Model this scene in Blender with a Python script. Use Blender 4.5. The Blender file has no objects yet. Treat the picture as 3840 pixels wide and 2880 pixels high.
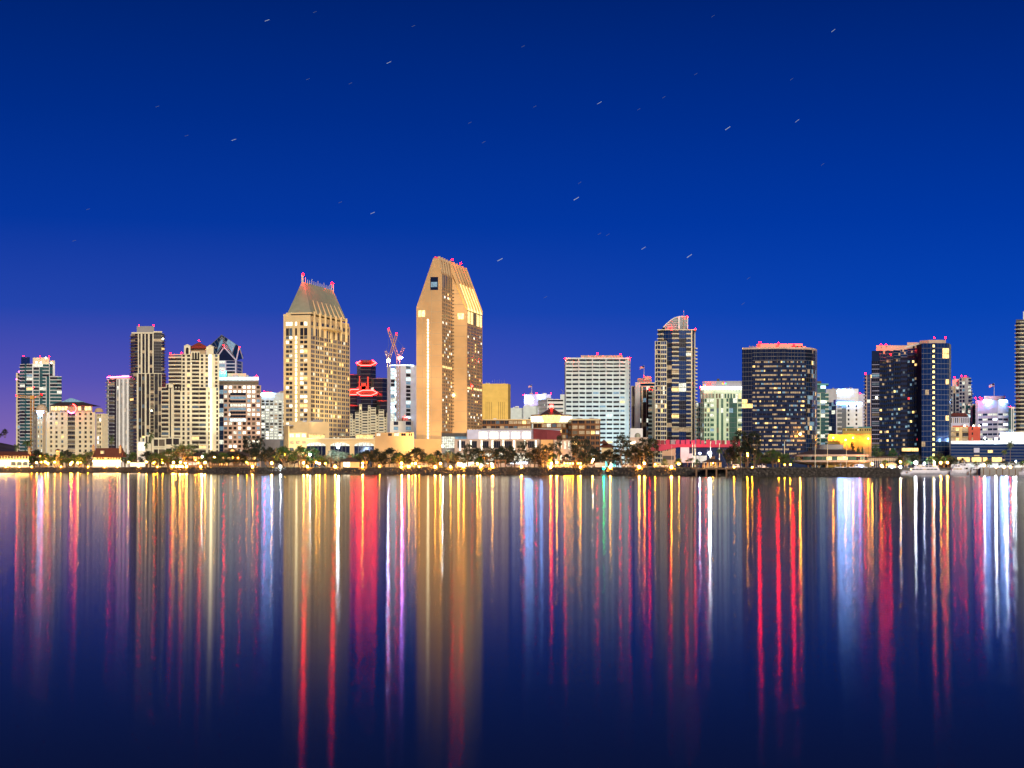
import bpy, math, random
from math import radians, sin, cos, pi, atan2, hypot
from mathutils import Vector, Matrix, noise
R = random.Random(7)
F = 6400.0; CX = 1920.0; HY = 1748.0; CZ = 5.0      # focal length in photo pixels, horizon row, eye height
SC = bpy.context.scene
COL = SC.collection
# ------------------------------------------------------------------ camera
cam = bpy.data.cameras.new("camera"); camo = bpy.data.objects.new("camera", cam); COL.objects.link(camo)
camo.location = (0, 0, CZ); camo.rotation_euler = (radians(90), 0, 0)
cam.sensor_width = 36.0; cam.lens = F/3840*36.0; cam.shift_y = (HY-1440)/3840
cam.clip_start = 0.5; cam.clip_end = 40000
SC.camera = camo
# ------------------------------------------------------------------ sky
def lin(r, g, b, a=1.0):
    f = lambda c: (c/255/12.92) if c/255 <= 0.04045 else ((c/255+0.055)/1.055)**2.4
    return (f(r), f(g), f(b), a)
W = bpy.data.worlds.new("World"); SC.world = W; W.use_nodes = True
nt = W.node_tree; nt.nodes.clear()
N = nt.nodes.new; Lk = nt.links.new
tc = N('ShaderNodeTexCoord'); sep = N('ShaderNodeSeparateXYZ'); Lk(tc.outputs['Generated'], sep.inputs[0])
def ramp(stops):
    n = N('ShaderNodeValToRGB'); el = n.color_ramp.elements
    n.color_ramp.interpolation = 'EASE' if False else 'LINEAR'
    while len(el) < len(stops): el.new(0.5)
    for e, (p, c) in zip(el, stops): e.position = p; e.color = lin(*c)
    Lk(sep.outputs['Z'], n.inputs[0]); return n
ra = ramp([(0, (146, 112, 178)), (0.02, (124, 100, 178)), (0.05, (84, 82, 180)), (0.09, (36, 68, 172)), (0.14, (5, 54, 158)), (0.2, (0, 44, 136)), (0.27, (0, 34, 110)), (0.6, (0, 20, 76)), (1, (0, 14, 56))])
rb = ramp([(0, (66, 94, 198)), (0.02, (46, 86, 194)), (0.05, (22, 76, 188)), (0.09, (6, 66, 178)), (0.14, (0, 55, 162)), (0.2, (0, 45, 140)), (0.27, (0, 34, 112)), (0.6, (0, 20, 76)), (1, (0, 14, 56))])
mr = N('ShaderNodeMapRange'); mr.interpolation_type = 'SMOOTHSTEP'
mr.inputs[1].default_value = -0.28; mr.inputs[2].default_value = 0.26
Lk(sep.outputs['X'], mr.inputs[0])
mx = N('ShaderNodeMix'); mx.data_type = 'RGBA'
Lk(mr.outputs[0], mx.inputs[0]); Lk(ra.outputs[0], mx.inputs[6]); Lk(rb.outputs[0], mx.inputs[7])
bg = N('ShaderNodeBackground'); out = N('ShaderNodeOutputWorld'); bg.inputs[1].default_value = 0.82
Lk(mx.outputs[2], bg.inputs[0]); Lk(bg.outputs[0], out.inputs[0])
# added warm fill sun behind the camera, standing in for city glow on facades
sl = bpy.data.lights.new("facade_fill", 'SUN'); so = bpy.data.objects.new("facade_fill", sl); COL.objects.link(so)
sl.energy = 3.2; sl.angle = radians(24); sl.color = (1.0, 0.88, 0.70)
so.rotation_euler = Vector((-0.16, 0.93, -0.32)).to_track_quat('-Z', 'Y').to_euler(); so.location = (0, 0, 300)
v = SC.view_settings; v.view_transform = 'Standard'; v.look = 'None'; v.exposure = 0.3; v.gamma = 1.0; v.use_curve_mapping = False
SC.render.engine = 'CYCLES'
cy = SC.cycles; cy.use_denoising = True; cy.max_bounces = 5; cy.diffuse_bounces = 2; cy.glossy_bounces = 3; cy.sample_clamp_indirect = 0; cy.sample_clamp_direct = 0
cy.use_light_tree = True; cy.caustics_reflective = False; cy.caustics_refractive = False; cy.light_sampling_threshold = 0.0
try: cy.denoising_input_passes = 'RGB_ALBEDO_NORMAL'
except Exception: pass
# ------------------------------------------------------------------ materials
MATS = {}
def mat(name, base, rough=0.8, metal=0.0, emit=None, es=0.0, var=0.12, scale=0.25, sample=False, joints=None, bump=0.0, spec=.35):
    if name in MATS: return MATS[name]
    m = bpy.data.materials.new(name); m.use_nodes = True; t = m.node_tree
    b = t.nodes['Principled BSDF']; b.inputs['Roughness'].default_value = rough; b.inputs['Metallic'].default_value = metal; b.inputs['Specular IOR Level'].default_value = spec
    g = t.nodes.new('ShaderNodeNewGeometry')
    nz = t.nodes.new('ShaderNodeTexNoise'); nz.inputs['Scale'].default_value = scale; nz.inputs['Detail'].default_value = 5
    t.links.new(g.outputs['Position'], nz.inputs['Vector'])
    mm = t.nodes.new('ShaderNodeMapRange'); mm.inputs[3].default_value = 1-var; mm.inputs[4].default_value = 1+var*0.5
    mm.inputs[1].default_value = 0.3; mm.inputs[2].default_value = 0.7
    t.links.new(nz.outputs['Fac'], mm.inputs[0])
    vm = t.nodes.new('ShaderNodeVectorMath'); vm.operation = 'SCALE'; vm.inputs[0].default_value = base[:3]
    t.links.new(mm.outputs[0], vm.inputs['Scale']); t.links.new(vm.outputs[0], b.inputs['Base Color'])
    if bump:
        bp = t.nodes.new('ShaderNodeBump'); bp.inputs['Strength'].default_value = bump; bp.inputs['Distance'].default_value = 0.3
        t.links.new(nz.outputs['Fac'], bp.inputs['Height']); t.links.new(bp.outputs[0], b.inputs['Normal'])
    if emit:
        n2 = t.nodes.new('ShaderNodeTexNoise'); n2.inputs['Scale'].default_value = 0.9; n2.inputs['Detail'].default_value = 2
        t.links.new(g.outputs['Position'], n2.inputs['Vector'])
        m2 = t.nodes.new('ShaderNodeMapRange'); m2.inputs[1].default_value = 0.35; m2.inputs[2].default_value = 0.65
        m2.inputs[3].default_value = es*(1.0 if sample else 0.45); m2.inputs[4].default_value = es*(1.0 if sample else 1.35)
        t.links.new(n2.outputs['Fac'], m2.inputs[0])
        b.inputs['Emission Color'].default_value = (*emit[:3], 1); t.links.new(m2.outputs[0], b.inputs['Emission Strength'])
        m.cycles.emission_sampling = 'AUTO' if sample else 'NONE'
    else: m.cycles.emission_sampling = 'NONE'
    MATS[name] = m; return m
# walls (true surface colours)
mat('cream', (.62, .54, .36)); mat('ivory', (.68, .62, .44)); mat('white', (.7, .7, .68)); mat('coolwhite', (.57, .64, .62))
mat('sand', (.62, .46, .24), scale=.1); mat('sandstone', (.6, .37, .17), scale=.035, var=.3); mat('tan', (.45, .33, .2)); mat('pinkish', (.5, .36, .28))
mat('darkwall', (.07, .065, .06)); mat('greywall', (.25, .24, .24)); mat('brown', (.2, .085, .03)); mat('maroon', (.2, .035, .04))
mat('redroof', (.42, .02, .06), rough=.6); mat('redwall', (.5, .08, .05)); mat('lilac', (.5, .5, .63)); mat('yellow', (.6, .42, .11))
mat('concrete', (.3, .28, .26)); mat('darkroof', (.05, .035, .035), rough=.7); mat('tile', (.13, .04, .025)); mat('greenroof', (.37, .38, .28), rough=.45, metal=.3)
mat('bronze', (.05, .04, .035), rough=.3); mat('navy', (.008, .018, .06), rough=.6, spec=.1); mat('steel', (.35, .35, .37), rough=.4, metal=.5); mat('frame', (.12, .12, .12), rough=.5)
mat('wood', (.16, .09, .05)); mat('crane', (.6, .3, .06)); mat('teal', (.1, .3, .3)); mat('greenwhite', (.52, .6, .44))
mat('mechred', (.45, .03, .1), rough=.6); mat('boatwhite', (.62, .6, .68), rough=.35)
# glass
mat('g_dark', (.012, .012, .016), rough=.12); mat('g_brown', (.03, .024, .018), rough=.15); mat('g_teal', (.02, .10, .105), rough=.15, metal=.2)
mat('g_blue', (.008, .035, .12), rough=.12, metal=.45); mat('g_navy', (.012, .022, .05), rough=.1, metal=.4); mat('g_mid', (.1, .11, .12), rough=.2)
mat('g_green', (.05, .12, .09), rough=.2, metal=.2)
mat('l_warm', (.3, .2, .1), emit=(1, .62, .2), es=1.7); mat('l_white', (.4, .4, .35), emit=(1, .93, .72), es=1.9)
mat('l_cool', (.3, .4, .4), emit=(.55, .9, 1), es=1.5); mat('l_dim', (.2, .15, .1), emit=(.9, .62, .34), es=.3); mat('l_pale', (.3, .3, .25), emit=(.9, .95, .8), es=.75)
mat('l_faint', (.08, .06, .04), emit=(1, .75, .45), es=.06); mat('l_coolfaint', (.04, .06, .08), emit=(.5, .75, 1), es=.06)
mat('l_dimcool', (.1, .15, .2), emit=(.4, .75, 1), es=.28); mat('l_yellow', (.4, .3, .1), emit=(1, .8, .3), es=1.8); mat('l_orange', (.4, .2, .1), emit=(1, .5, .12), es=1.6)
mat('l_red', (.4, .02, .02), emit=(1, .05, .06), es=1.5); mat('l_bluewhite', (.3, .4, .6), emit=(.75, .85, 1), es=3.0); mat('l_teal', (.1, .3, .3), emit=(.1, .85, .85), es=1.3)
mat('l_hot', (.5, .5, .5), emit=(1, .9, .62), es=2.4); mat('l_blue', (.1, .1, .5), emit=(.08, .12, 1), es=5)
# lamps (sampled as lights)
mat('b_red', (.3, 0, 0), emit=(1, .0002, .0004), es=260, sample=True)
mat('b_amber', (.3, .2, .1), emit=(1, .37, .03), es=900, sample=True)
mat('b_ambersmall', (.3, .2, .1), emit=(1, .33, .01), es=420, sample=True)
mat('b_white', (.3, .3, .3), emit=(.8, .92, 1), es=700, sample=True)
mat('b_violet', (.3, .2, .4), emit=(.5, .2, 1), es=900, sample=True); mat('b_ice', (.2, .3, .4), emit=(.3, .5, 1), es=800, sample=True)
mat('b_green', (.05, .3, .05), emit=(.0, 1, .22), es=420, sample=True)
mat('b_blue', (.05, .05, .3), emit=(.06, .1, 1), es=160, sample=True)
mat('neon_red', (.3, .02, .02), emit=(1, .012, .01), es=60, sample=True)
mat('neon_pink', (.3, .02, .2), emit=(1, .06, .5), es=26, sample=True)
mat('sign_white', (.5, .5, .5), emit=(.22, .45, 1), es=50, sample=True)
mat('sign_warm', (.5, .5, .5), emit=(1, .9, .62), es=10, sample=True)
mat('added_glow', (.5, .4, .3), emit=(1, .6, .16), es=70, sample=True)
mat('stair_pier_glow', (.5, .4, .3), emit=(1, .84, .45), es=3.5)
mat('star', (0, 0, 0), emit=(.75, .85, 1), es=.45); mat('stardim', (0, 0, 0), emit=(.55, .7, 1), es=.14)
mat('rock', (.075, .062, .055), rough=.9, scale=.8, var=.5); mat('bank', (.035, .03, .026), scale=.5, var=.4); mat('land', (.06, .055, .05)); mat('lawn', (.03, .06, .018), scale=.6, var=.4)
mat('path', (.3, .26, .2)); mat('bark', (.13, .09, .055), scale=2, var=.4)
mat('leaf_dark', (.016, .024, .012), rough=.7, scale=.35, var=.5); mat('leaf_mid', (.055, .11, .025), rough=.7, scale=.35, var=.5)
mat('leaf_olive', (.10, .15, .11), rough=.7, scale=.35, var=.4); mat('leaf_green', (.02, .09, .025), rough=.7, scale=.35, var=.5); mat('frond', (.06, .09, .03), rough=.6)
mat('hill', (.05, .035, .05), var=.5, scale=.02); mat('carpaint', (.4, .4, .43), rough=.3, metal=.2); mat('cardark', (.05, .05, .06), rough=.3)
mat('logo_y', (.8, .6, .05), emit=(1, .7, .1), es=.9); mat('logo_o', (.8, .3, .05), emit=(1, .3, .05), es=.9); mat('logo_r', (.7, .05, .05), emit=(1, .05, .05), es=.9)
mat('logo_p', (.4, .1, .6), emit=(.45, .15, .8), es=.9); mat('logo_b', (.1, .2, .7), emit=(.1, .3, .9), es=.9); mat('logo_g', (.1, .6, .2), emit=(.1, .8, .2), es=.9)
# ------------------------------------------------------------------ geometry helpers
class MB:
    def __init__(s): s.v = []; s.f = []; s.m = []; s.mats = []
    def mi(s, m):
        m = MATS[m] if isinstance(m, str) else m
        if m not in s.mats: s.mats.append(m)
        return s.mats.index(m)
    def add(s, vs, fs, m):
        o = len(s.v); k = s.mi(m); s.v += [tuple(v) for v in vs]; s.f += [tuple(i+o for i in f) for f in fs]; s.m += [k]*len(fs)
    def box(s, P, u, w, din, dout, z0, z1, m):
        # P: plan point, u: direction along the face; din/dout: depth behind and in front of the face line
        n = (u[1], -u[0]); c = []
        for z in (z0, z1):
            for a, d in ((0, dout), (w, dout), (w, -din), (0, -din)): c.append((P[0]+u[0]*a+n[0]*d, P[1]+u[1]*a+n[1]*d, z))
        s.add(c, [(0, 3, 2, 1), (4, 5, 6, 7), (0, 1, 5, 4), (1, 2, 6, 5), (2, 3, 7, 6), (3, 0, 4, 7)], m)
    def cube(s, c, d, m): s.box((c[0]-d[0]/2, c[1]), (1, 0), d[0], d[1]/2, d[1]/2, c[2]-d[2]/2, c[2]+d[2]/2, m)
    def prism(s, poly, z0, z1, m, top=None):
        n = len(poly); tp = top or poly
        zz0 = z0 if hasattr(z0, '__len__') else [z0]*n; zz1 = z1 if hasattr(z1, '__len__') else [z1]*n
        vs = [(p[0], p[1], z) for p, z in zip(poly, zz0)]+[(p[0], p[1], z) for p, z in zip(tp, zz1)]
        s.add(vs, [tuple(range(n))[::-1], tuple(range(n, 2*n))]+[(i, (i+1) % n, n+(i+1) % n, n+i) for i in range(n)], m)
    def tube(s, a, b, r0, r1, m, n=6):
        a = Vector(a); b = Vector(b); d = (b-a)
        if d.length < 1e-6: return
        d.normalize(); x = d.orthogonal().normalized(); y = d.cross(x); vs = []
        for p, r in ((a, r0), (b, r1)):
            for i in range(n): t = 2*pi*i/n; vs.append(p+x*(r*cos(t))+y*(r*sin(t)))
        s.add(vs, [(i, (i+1) % n, n+(i+1) % n, n+i) for i in range(n)]+[tuple(range(n))[::-1], tuple(range(n, 2*n))], m)
    def ball(s, c, r, m, seg=8, rings=5, sq=(1, 1, 1)):
        vs = [(c[0], c[1], c[2]+r*sq[2])]
        for j in range(1, rings):
            t = pi*j/rings
            for i in range(seg): a = 2*pi*i/seg; vs.append((c[0]+r*sq[0]*sin(t)*cos(a), c[1]+r*sq[1]*sin(t)*sin(a), c[2]+r*sq[2]*cos(t)))
        vs.append((c[0], c[1], c[2]-r*sq[2])); fs = [(0, 1+i, 1+(i+1) % seg) for i in range(seg)]; e = len(vs)-1
        for j in range(rings-2):
            for i in range(seg): a = 1+j*seg+i; b = 1+j*seg+(i+1) % seg; fs.append((a, a+seg, b+seg, b))
        fs += [(e, e-seg+(i+1) % seg, e-seg+i) for i in range(seg)]; s.add(vs, fs, m)
    def lathe(s, c, prof, m, n=32, a0=0, a1=2*pi, sx=1, sy=1):
        closed = abs(a1-a0-2*pi) < 1e-6; k = n if closed else n+1; vs = []
        for (r, z) in prof:
            for i in range(k): a = a0+(a1-a0)*i/n; vs.append((c[0]+r*sx*cos(a), c[1]+r*sy*sin(a), z))
        fs = []
        for j in range(len(prof)-1):
            for i in range(n): p = j*k+i; q = j*k+(i+1) % k; fs.append((p, q, q+k, p+k))
        s.add(vs, fs, m)
    def mesh(s, name, off=(0, 0, 0), smooth=False):
        me = bpy.data.meshes.new(name); me.from_pydata([(a-off[0], b-off[1], c-off[2]) for a, b, c in s.v], [], s.f)
        for m in s.mats: me.materials.append(m)
        if len(s.mats) > 1: me.polygons.foreach_set('material_index', s.m)
        if smooth: me.polygons.foreach_set('use_smooth', [True]*len(s.f))
        me.update(); return me
def G(px, D): return ((px-CX)/F*D, D)
def Z(py, D): return CZ+(HY-py)/F*D
def setp(o, **k):
    for a, b in k.items():
        if b is not None: o[a] = b
    return o
def link(name, me, parent=None, loc=(0, 0, 0)):
    o = bpy.data.objects.new(name, me); COL.objects.link(o); o.location = loc
    if parent: o.parent = parent
    return o
def structure(name, mb, smooth=False, kind='structure'):
    return setp(link(name, mb.mesh(name, smooth=smooth)), kind=kind)
GLASS_CACHE = {}
def window_mesh(w, h, nm, m):
    key = (round(w, 2), round(h, 2), nm, m)
    if key not in GLASS_CACHE:
        b = MB(); window_geo(b, (0, 0), (1, 0), 0, w, h, nm, m); GLASS_CACHE[key] = b.mesh('window')
    return GLASS_CACHE[key]
def window_geo(b, P, u, z, w, h, nm, m):
    b.box(P, u, w, .1, 0, z, z+h, m)
    for i in range(nm): x = w*(i+1)/(nm+1)-.05; b.box((P[0]+u[0]*x, P[1]+u[1]*x), u, .1, .04, .07, z, z+h, 'frame')
BAL = {}
def balcony_mesh(w, d, ph, m, pm):
    key = (round(w, 2), d, ph, m, pm)
    if key not in BAL:
        b = MB(); b.box((0, 0), (1, 0), w, 0, d, 0, .28, m)
        b.box((.02, 0), (1, 0), w-.04, -(d-.12), d-.02, .28, .28+ph, pm)
        b.box((0.01, 0), (1, 0), .1, 0.0, d-.05, .28, .26+ph, pm); b.box((w-.11, 0), (1, 0), .1, 0.0, d-.05, .28, .26+ph, pm)
        BAL[key] = b.mesh('balcony')
    return BAL[key]
class Thing:
    def __init__(s, name, label, cat, base, group=None):
        s.o = bpy.data.objects.new(name, None); COL.objects.link(s.o); s.o.empty_display_size = 2
        s.base = base; s.o.location = base; setp(s.o, label=label, category=cat, group=group)
        s.win = []; s.bal = []; s.wall = {}
    def part(s, name, mb, parent=None, smooth=False, **k):
        o = link(name, mb.mesh(name, off=s.base, smooth=smooth), parent or s.o); return setp(o, **k)
    def w(s, m):     # wall collectors per material
        if m not in s.wall: s.wall[m] = MB()
        return s.wall[m]
    def finish(s, limit=300):
        for m, b in s.wall.items(): s.part('wall', b)
        s.wall = {}
        s.win.sort(key=lambda q: -q[0]*q[1])
        for k, (w, h, nm, m, P, u, z) in enumerate(s.win[:limit]):
            o = link('window', window_mesh(w, h, nm, m), s.o, (P[0]-s.base[0], P[1]-s.base[1], z-s.base[2])); o.rotation_euler[2] = atan2(u[1], u[0])
        if len(s.win) > limit:
            b = MB()
            for (w, h, nm, m, P, u, z) in s.win[limit:]: window_geo(b, P, u, z, w, h, nm, m)
            s.part('glazing', b, kind='stuff')
        for (w, d, ph, m, pm, P, u, z) in s.bal[:300]:
            o = link('balcony', balcony_mesh(w, d, ph, m, pm), s.o, (P[0]-s.base[0], P[1]-s.base[1], z-s.base[2])); o.rotation_euler[2] = atan2(u[1], u[0])
        s.win = []; s.bal = []
    # -- facade between plan points A (left) and B (right) as seen from the bay
    def facade(s, A, B, z0, z1, cols, nf, wh=.6, wall='white', glass='g_dark', lit=None, bald=1.2, balm=None, rail=None, rh=.95, sill=.28, topband=0.0, litrows=None, rowmap=None, smat='stair_pier_glow', sh=.72):
        L = hypot(B[0]-A[0], B[1]-A[1]); u = ((B[0]-A[0])/L, (B[1]-A[1])/L); n = (u[1], -u[0]); e = .025
        seg = [(c[0], float(c[1:] or 1)) for c in cols.split()]; tot = sum(x[1] for x in seg); fh = (z1-z0-topband)/nf; lit = lit or {}
        b = s.w(wall); pos = 0; runs = []
        mid = ((A[0]+B[0])/2, (A[1]+B[1])/2); cosv = abs(mid[0]*n[0]+mid[1]*n[1])/hypot(*mid); rec, prd = (.3, .14) if cosv > .5 else (.07, .03)
        for k, wd in seg:
            w = wd/tot*L; a0 = pos; pos += w; a1 = pos
            aa0 = max(a0, e); aa1 = min(a1, L-e); P = (A[0]+u[0]*aa0, A[1]+u[1]*aa0); ww = aa1-aa0
            if k in 'pf':
                if k == 'p': b.box(P, u, ww, .5, prd, z0, z1+.02, wall)
                else: runs.append((aa0, aa1, 'f'))
                if k == 'f': b.box(P, u, ww, .5, 0.0, z0, z1, wall)
            else:
                if k in 'wb': runs.append((aa0, aa1, k))
                if k in 'gs': runs.append((aa0, aa1, k))
                if k == 'v':
                    b.box(P, u, ww, .5, -.02, z1-topband-.6, z1, wall)
                for i in range(nf):
                    zb = z0+i*fh
                    if k in 'wb': h = wh*fh; zw = zb+(1-wh)*fh*(.75 if k == 'w' else .3)
                    elif k == 'g': h = fh-.3; zw = zb+.3
                    elif k == 'v': h = fh-.02; zw = zb
                    else: h = fh*sh; zw = zb+fh*.2
                    if k == 'b' : h = fh*.78; zw = zb+.28
                    m = glass
                    r = R.random(); acc = 0
                    for lm, p in lit.items():
                        acc += p
                        if r < acc: m = lm; break
                    if m == glass and k not in 'sg' and glass not in ('g_blue', 'g_navy', 'g_teal'): q_ = R.random(); m = 'l_faint' if q_ < .10 else 'l_coolfaint' if q_ < .16 else m
                    if litrows and i in litrows and R.random() < litrows[i][1]: m = litrows[i][0]
                    if rowmap:
                        q = rowmap(i, a0/L)
                        if q: m = q
                    if k == 's': m = smat
                    Q = (P[0]-n[0]*rec, P[1]-n[1]*rec)
                    s.win.append((ww, h, min(5, max(0, int(ww/1.7)-(0 if k != 'g' else 0))), m, Q, u, zw))
                    if k == 'b': s.bal.append((ww, bald, rh, balm or wall, rail or wall, P, u, zb))
        # spandrels run between neighbouring segments
        for a0, a1, k in runs:
            if k == 'f': continue
            P = (A[0]+u[0]*a0, A[1]+u[1]*a0)
            for i in range(nf):
                zb = z0+i*fh
                if k == 'w':
                    lo = (1-wh)*fh*.75; b.box(P, u, a1-a0, .5, 0, zb, zb+lo, wall); b.box(P, u, a1-a0, .5, -.01, zb+lo+wh*fh, zb+fh+.005, wall)
                elif k == 'b': b.box(P, u, a1-a0, .5, -.02, zb, zb+.28, wall); b.box(P, u, a1-a0, .5, -.02, zb+.28+fh*.78, zb+fh, wall)
                elif k == 'g': b.box(P, u, a1-a0, .45, -.1, zb, zb+.3, 'frame')
                elif k == 's': b.box(P, u, a1-a0, .5, -.01, zb, zb+fh*.2, wall); b.box(P, u, a1-a0, .5, -.01, zb+fh*(.2+sh), zb+fh, wall)
        if topband:
            b.box((A[0]+u[0]*e, A[1]+u[1]*e), u, L-2*e, .5, .16, z1-topband, z1+.03, wall)
    def block(s, pts, z0, z1, faces, depth=25, core='darkwall', roof='concrete', **kw):
        """pts: plan corners seen from the bay, left to right; faces: one dict per pair (None = blank wall)"""
        mx_ = (pts[0][0]+pts[-1][0])/2; my_ = (pts[0][1]+pts[-1][1])/2; hh = hypot(mx_, my_); dirn = (mx_/hh, my_/hh)
        back = [(p[0]+dirn[0]*depth, p[1]+dirn[1]*depth) for p in (pts[-1], pts[0])]
        poly = list(pts)+back
        cx = sum(p[0] for p in poly)/len(poly); cyy = sum(p[1] for p in poly)/len(poly)
        ins = []
        m = len(poly)
        for i, p in enumerate(poly):
            a = poly[i-1]; c = poly[(i+1) % m]
            def nrm(q, r):
                d = hypot(r[0]-q[0], r[1]-q[1]) or 1; return ((r[1]-q[1])/d, -(r[0]-q[0])/d)
            n1 = nrm(a, p); n2 = nrm(p, c); bx = n1[0]+n2[0]; by = n1[1]+n2[1]; k = .42*2/max(.5, bx*bx+by*by)
            ins.append((p[0]-bx*k, p[1]-by*k))
        c = MB(); c.prism(ins, z0, z1-.25, core if core != 'darkwall' else kw.get('wall', 'darkwall')); s.part('wall', c)
        r = MB(); r.prism(ins, z1-.24, z1-.05, roof); s.part('roof', r)
        W_ = hypot(pts[-1][0]-pts[0][0], pts[-1][1]-pts[0][1])
        if W_ > 12 and z1 > 30:
            for _ in range(4):
                f = R.uniform(.12, .8); g2 = R.uniform(.15, .4)*depth; w2 = R.uniform(1.5, 5); q = (pts[0][0]+(pts[-1][0]-pts[0][0])*f+dirn[0]*g2, pts[0][1]+(pts[-1][1]-pts[0][1])*f+dirn[1]*g2)
                u2 = MB(); u2.box(q, (1, 0), w2, 3, 0, z1-.05, z1+R.uniform(.8, 2.2), R.choice(['greywall', 'concrete', 'steel'])); s.part('roof_unit', u2)
            u2 = MB(); q = (q[0]+1, q[1]+1); u2.tube((*q, z1-.05), (*q, z1+R.uniform(3, 6)), .12, .06, 'steel', 5); s.part('antenna', u2)
        for i, f in enumerate(faces):
            if f is None: f = dict(cols='f1', nf=1)
            k = dict(kw); k.update(f)
            s.facade(pts[i], pts[i+1], z0, z1, **k)
    def pbox(s, name, px0, px1, D, y0, y1, depth, m, **k):
        b = MB(); A = G(px0, D); B = G(px1, D); kx = (A[0]+B[0])/2/D*depth; b.prism([A, B, (B[0]+kx, D+depth), (A[0]+kx, D+depth)], Z(y1, D), Z(y0, D), m); return s.part(name, b, **k)
    def beacon(s, px, py, D, h=2.0, m='b_red', r=.52):
        x, y = G(px, D); z = Z(py, D); b = MB(); b.ball((x, y, z), r, m, 8, 6); b.tube((x, y, z-h-r), (x, y, z-r*.6), .22, .18, 'frame'); s.part('beacon', b)
def hip(mb, pts, z0, z1, ridge, m):
    """roof: eave corners pts (4, ccw from front-left), ridge two plan points (left, right)"""
    vs = [(p[0], p[1], z0) for p in pts]+[(ridge[0][0], ridge[0][1], z1), (ridge[1][0], ridge[1][1], z1)]
    mb.add(vs, [(0, 1, 5, 4), (1, 2, 5), (2, 3, 4, 5), (3, 0, 4), (3, 2, 1, 0)], m)

def flood(label, px, D, z, tpx, tpy, tD, colr, power, ang=60):
    T = Thing('floodlight', label, 'floodlight', (*G(px, D), B0F)); x, y = G(px, D); a = Vector((x, y, z)); t_ = Vector((*G(tpx, tD), Z(tpy, tD))); d = (t_-a).normalized()
    b = MB(); b.tube((x, y, B0F), (x, y, z-.5), .2, .15, 'frame'); T.part('post', b); b = MB(); b.tube(a-d*.7, a, .35, .5, 'frame', 10); T.part('housing', b)
    l = bpy.data.lights.new('floodlight', 'SPOT'); l.energy = power; l.color = colr; l.spot_size = radians(ang); l.spot_blend = .8; l.shadow_soft_size = .4
    o = bpy.data.objects.new('lamp', l); COL.objects.link(o); o.parent = T.o; p = a+d*.3; o.location = (p.x-x, p.y-y, p.z-B0F); o.rotation_euler = d.to_track_quat('-Z', 'Y').to_euler()
B0F = 4.0
# ------------------------------------------------------------------ water, land, bank, hills
SH = [(-900, 1330), (0, 1306), (480, 1290), (700, 1200), (960, 1095), (1440, 1035), (1920, 1000), (2400, 900), (2880, 830), (3340, 805)]
def shore(px):
    for (a, d), (b, e) in zip(SH, SH[1:]):
        if px <= b: return d+(e-d)*max(0, (px-a))/(b-a)
    return 805
wm = bpy.data.materials.new('bay_water'); wm.use_nodes = True; t = wm.node_tree; t.nodes.clear()
gl = t.nodes.new('ShaderNodeBsdfAnisotropic'); gl.distribution = 'BECKMANN'; gl.inputs['Anisotropy'].default_value = .5
cv = t.nodes.new('ShaderNodeCombineXYZ'); cv.inputs[0].default_value = 1; t.links.new(cv.outputs[0], gl.inputs['Tangent'])
df = t.nodes.new('ShaderNodeBsdfDiffuse'); df.inputs[0].default_value = (.008, .011, .028, 1); fr = t.nodes.new('ShaderNodeFresnel'); fr.inputs[0].default_value = 1.058
ms = t.nodes.new('ShaderNodeMixShader'); t.links.new(fr.outputs[0], ms.inputs[0]); t.links.new(df.outputs[0], ms.inputs[1]); t.links.new(gl.outputs[0], ms.inputs[2])
mo = t.nodes.new('ShaderNodeOutputMaterial'); t.links.new(ms.outputs[0], mo.inputs[0])
g = t.nodes.new('ShaderNodeNewGeometry'); mp = t.nodes.new('ShaderNodeMapping'); mp.inputs['Scale'].default_value = (.0012, .012, 1)
nz = t.nodes.new('ShaderNodeTexNoise'); nz.inputs['Scale'].default_value = 1; nz.inputs['Detail'].default_value = 3
t.links.new(g.outputs['Position'], mp.inputs[0]); t.links.new(mp.outputs[0], nz.inputs['Vector'])
mr = t.nodes.new('ShaderNodeMapRange'); mr.inputs[1].default_value = .35; mr.inputs[2].default_value = .65; mr.inputs[3].default_value = .104; mr.inputs[4].default_value = .118
t.links.new(nz.outputs['Fac'], mr.inputs[0]); t.links.new(mr.outputs[0], gl.inputs['Roughness'])
mp2 = t.nodes.new('ShaderNodeMapping'); mp2.inputs['Scale'].default_value = (.012, .4, 1); n2 = t.nodes.new('ShaderNodeTexNoise'); n2.inputs['Scale'].default_value = 1; n2.inputs['Detail'].default_value = 3
t.links.new(g.outputs['Position'], mp2.inputs[0]); t.links.new(mp2.outputs[0], n2.inputs['Vector'])
bp = t.nodes.new('ShaderNodeBump'); bp.inputs['Strength'].default_value = 1; bp.inputs['Distance'].default_value = .002
t.links.new(n2.outputs['Fac'], bp.inputs['Height']); t.links.new(bp.outputs[0], gl.inputs['Normal'])
wm.cycles.emission_sampling = 'NONE'; MATS['water'] = wm
w = MB(); w.add([(-6000, -500, 0), (6000, -500, 0), (6000, 3000, 0), (-6000, 3000, 0)], [(0, 1, 2, 3)], 'water'); structure('water', w)
front = [G(p, shore(p)+5) for p in range(-900, 3341, 60)]
tip = [G(3368, 815), G(3372, 835), G(3340, 848)]
land = front+tip+[G(3200, 858), G(2900, 870), G(2640, 885), G(2600, 1000), G(3660, 1000), G(3675, 941), G(4300, 941), (2500, 1500), (9000, 14000), (-9000, 14000), (-2500, 1500)]
L = MB(); L.prism(land, -2, 4.0, 'land'); structure('ground', L)
bk = MB()
pp = [(p, shore(p)) for p in range(-900, 3341, 40)]
rows = []
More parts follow.
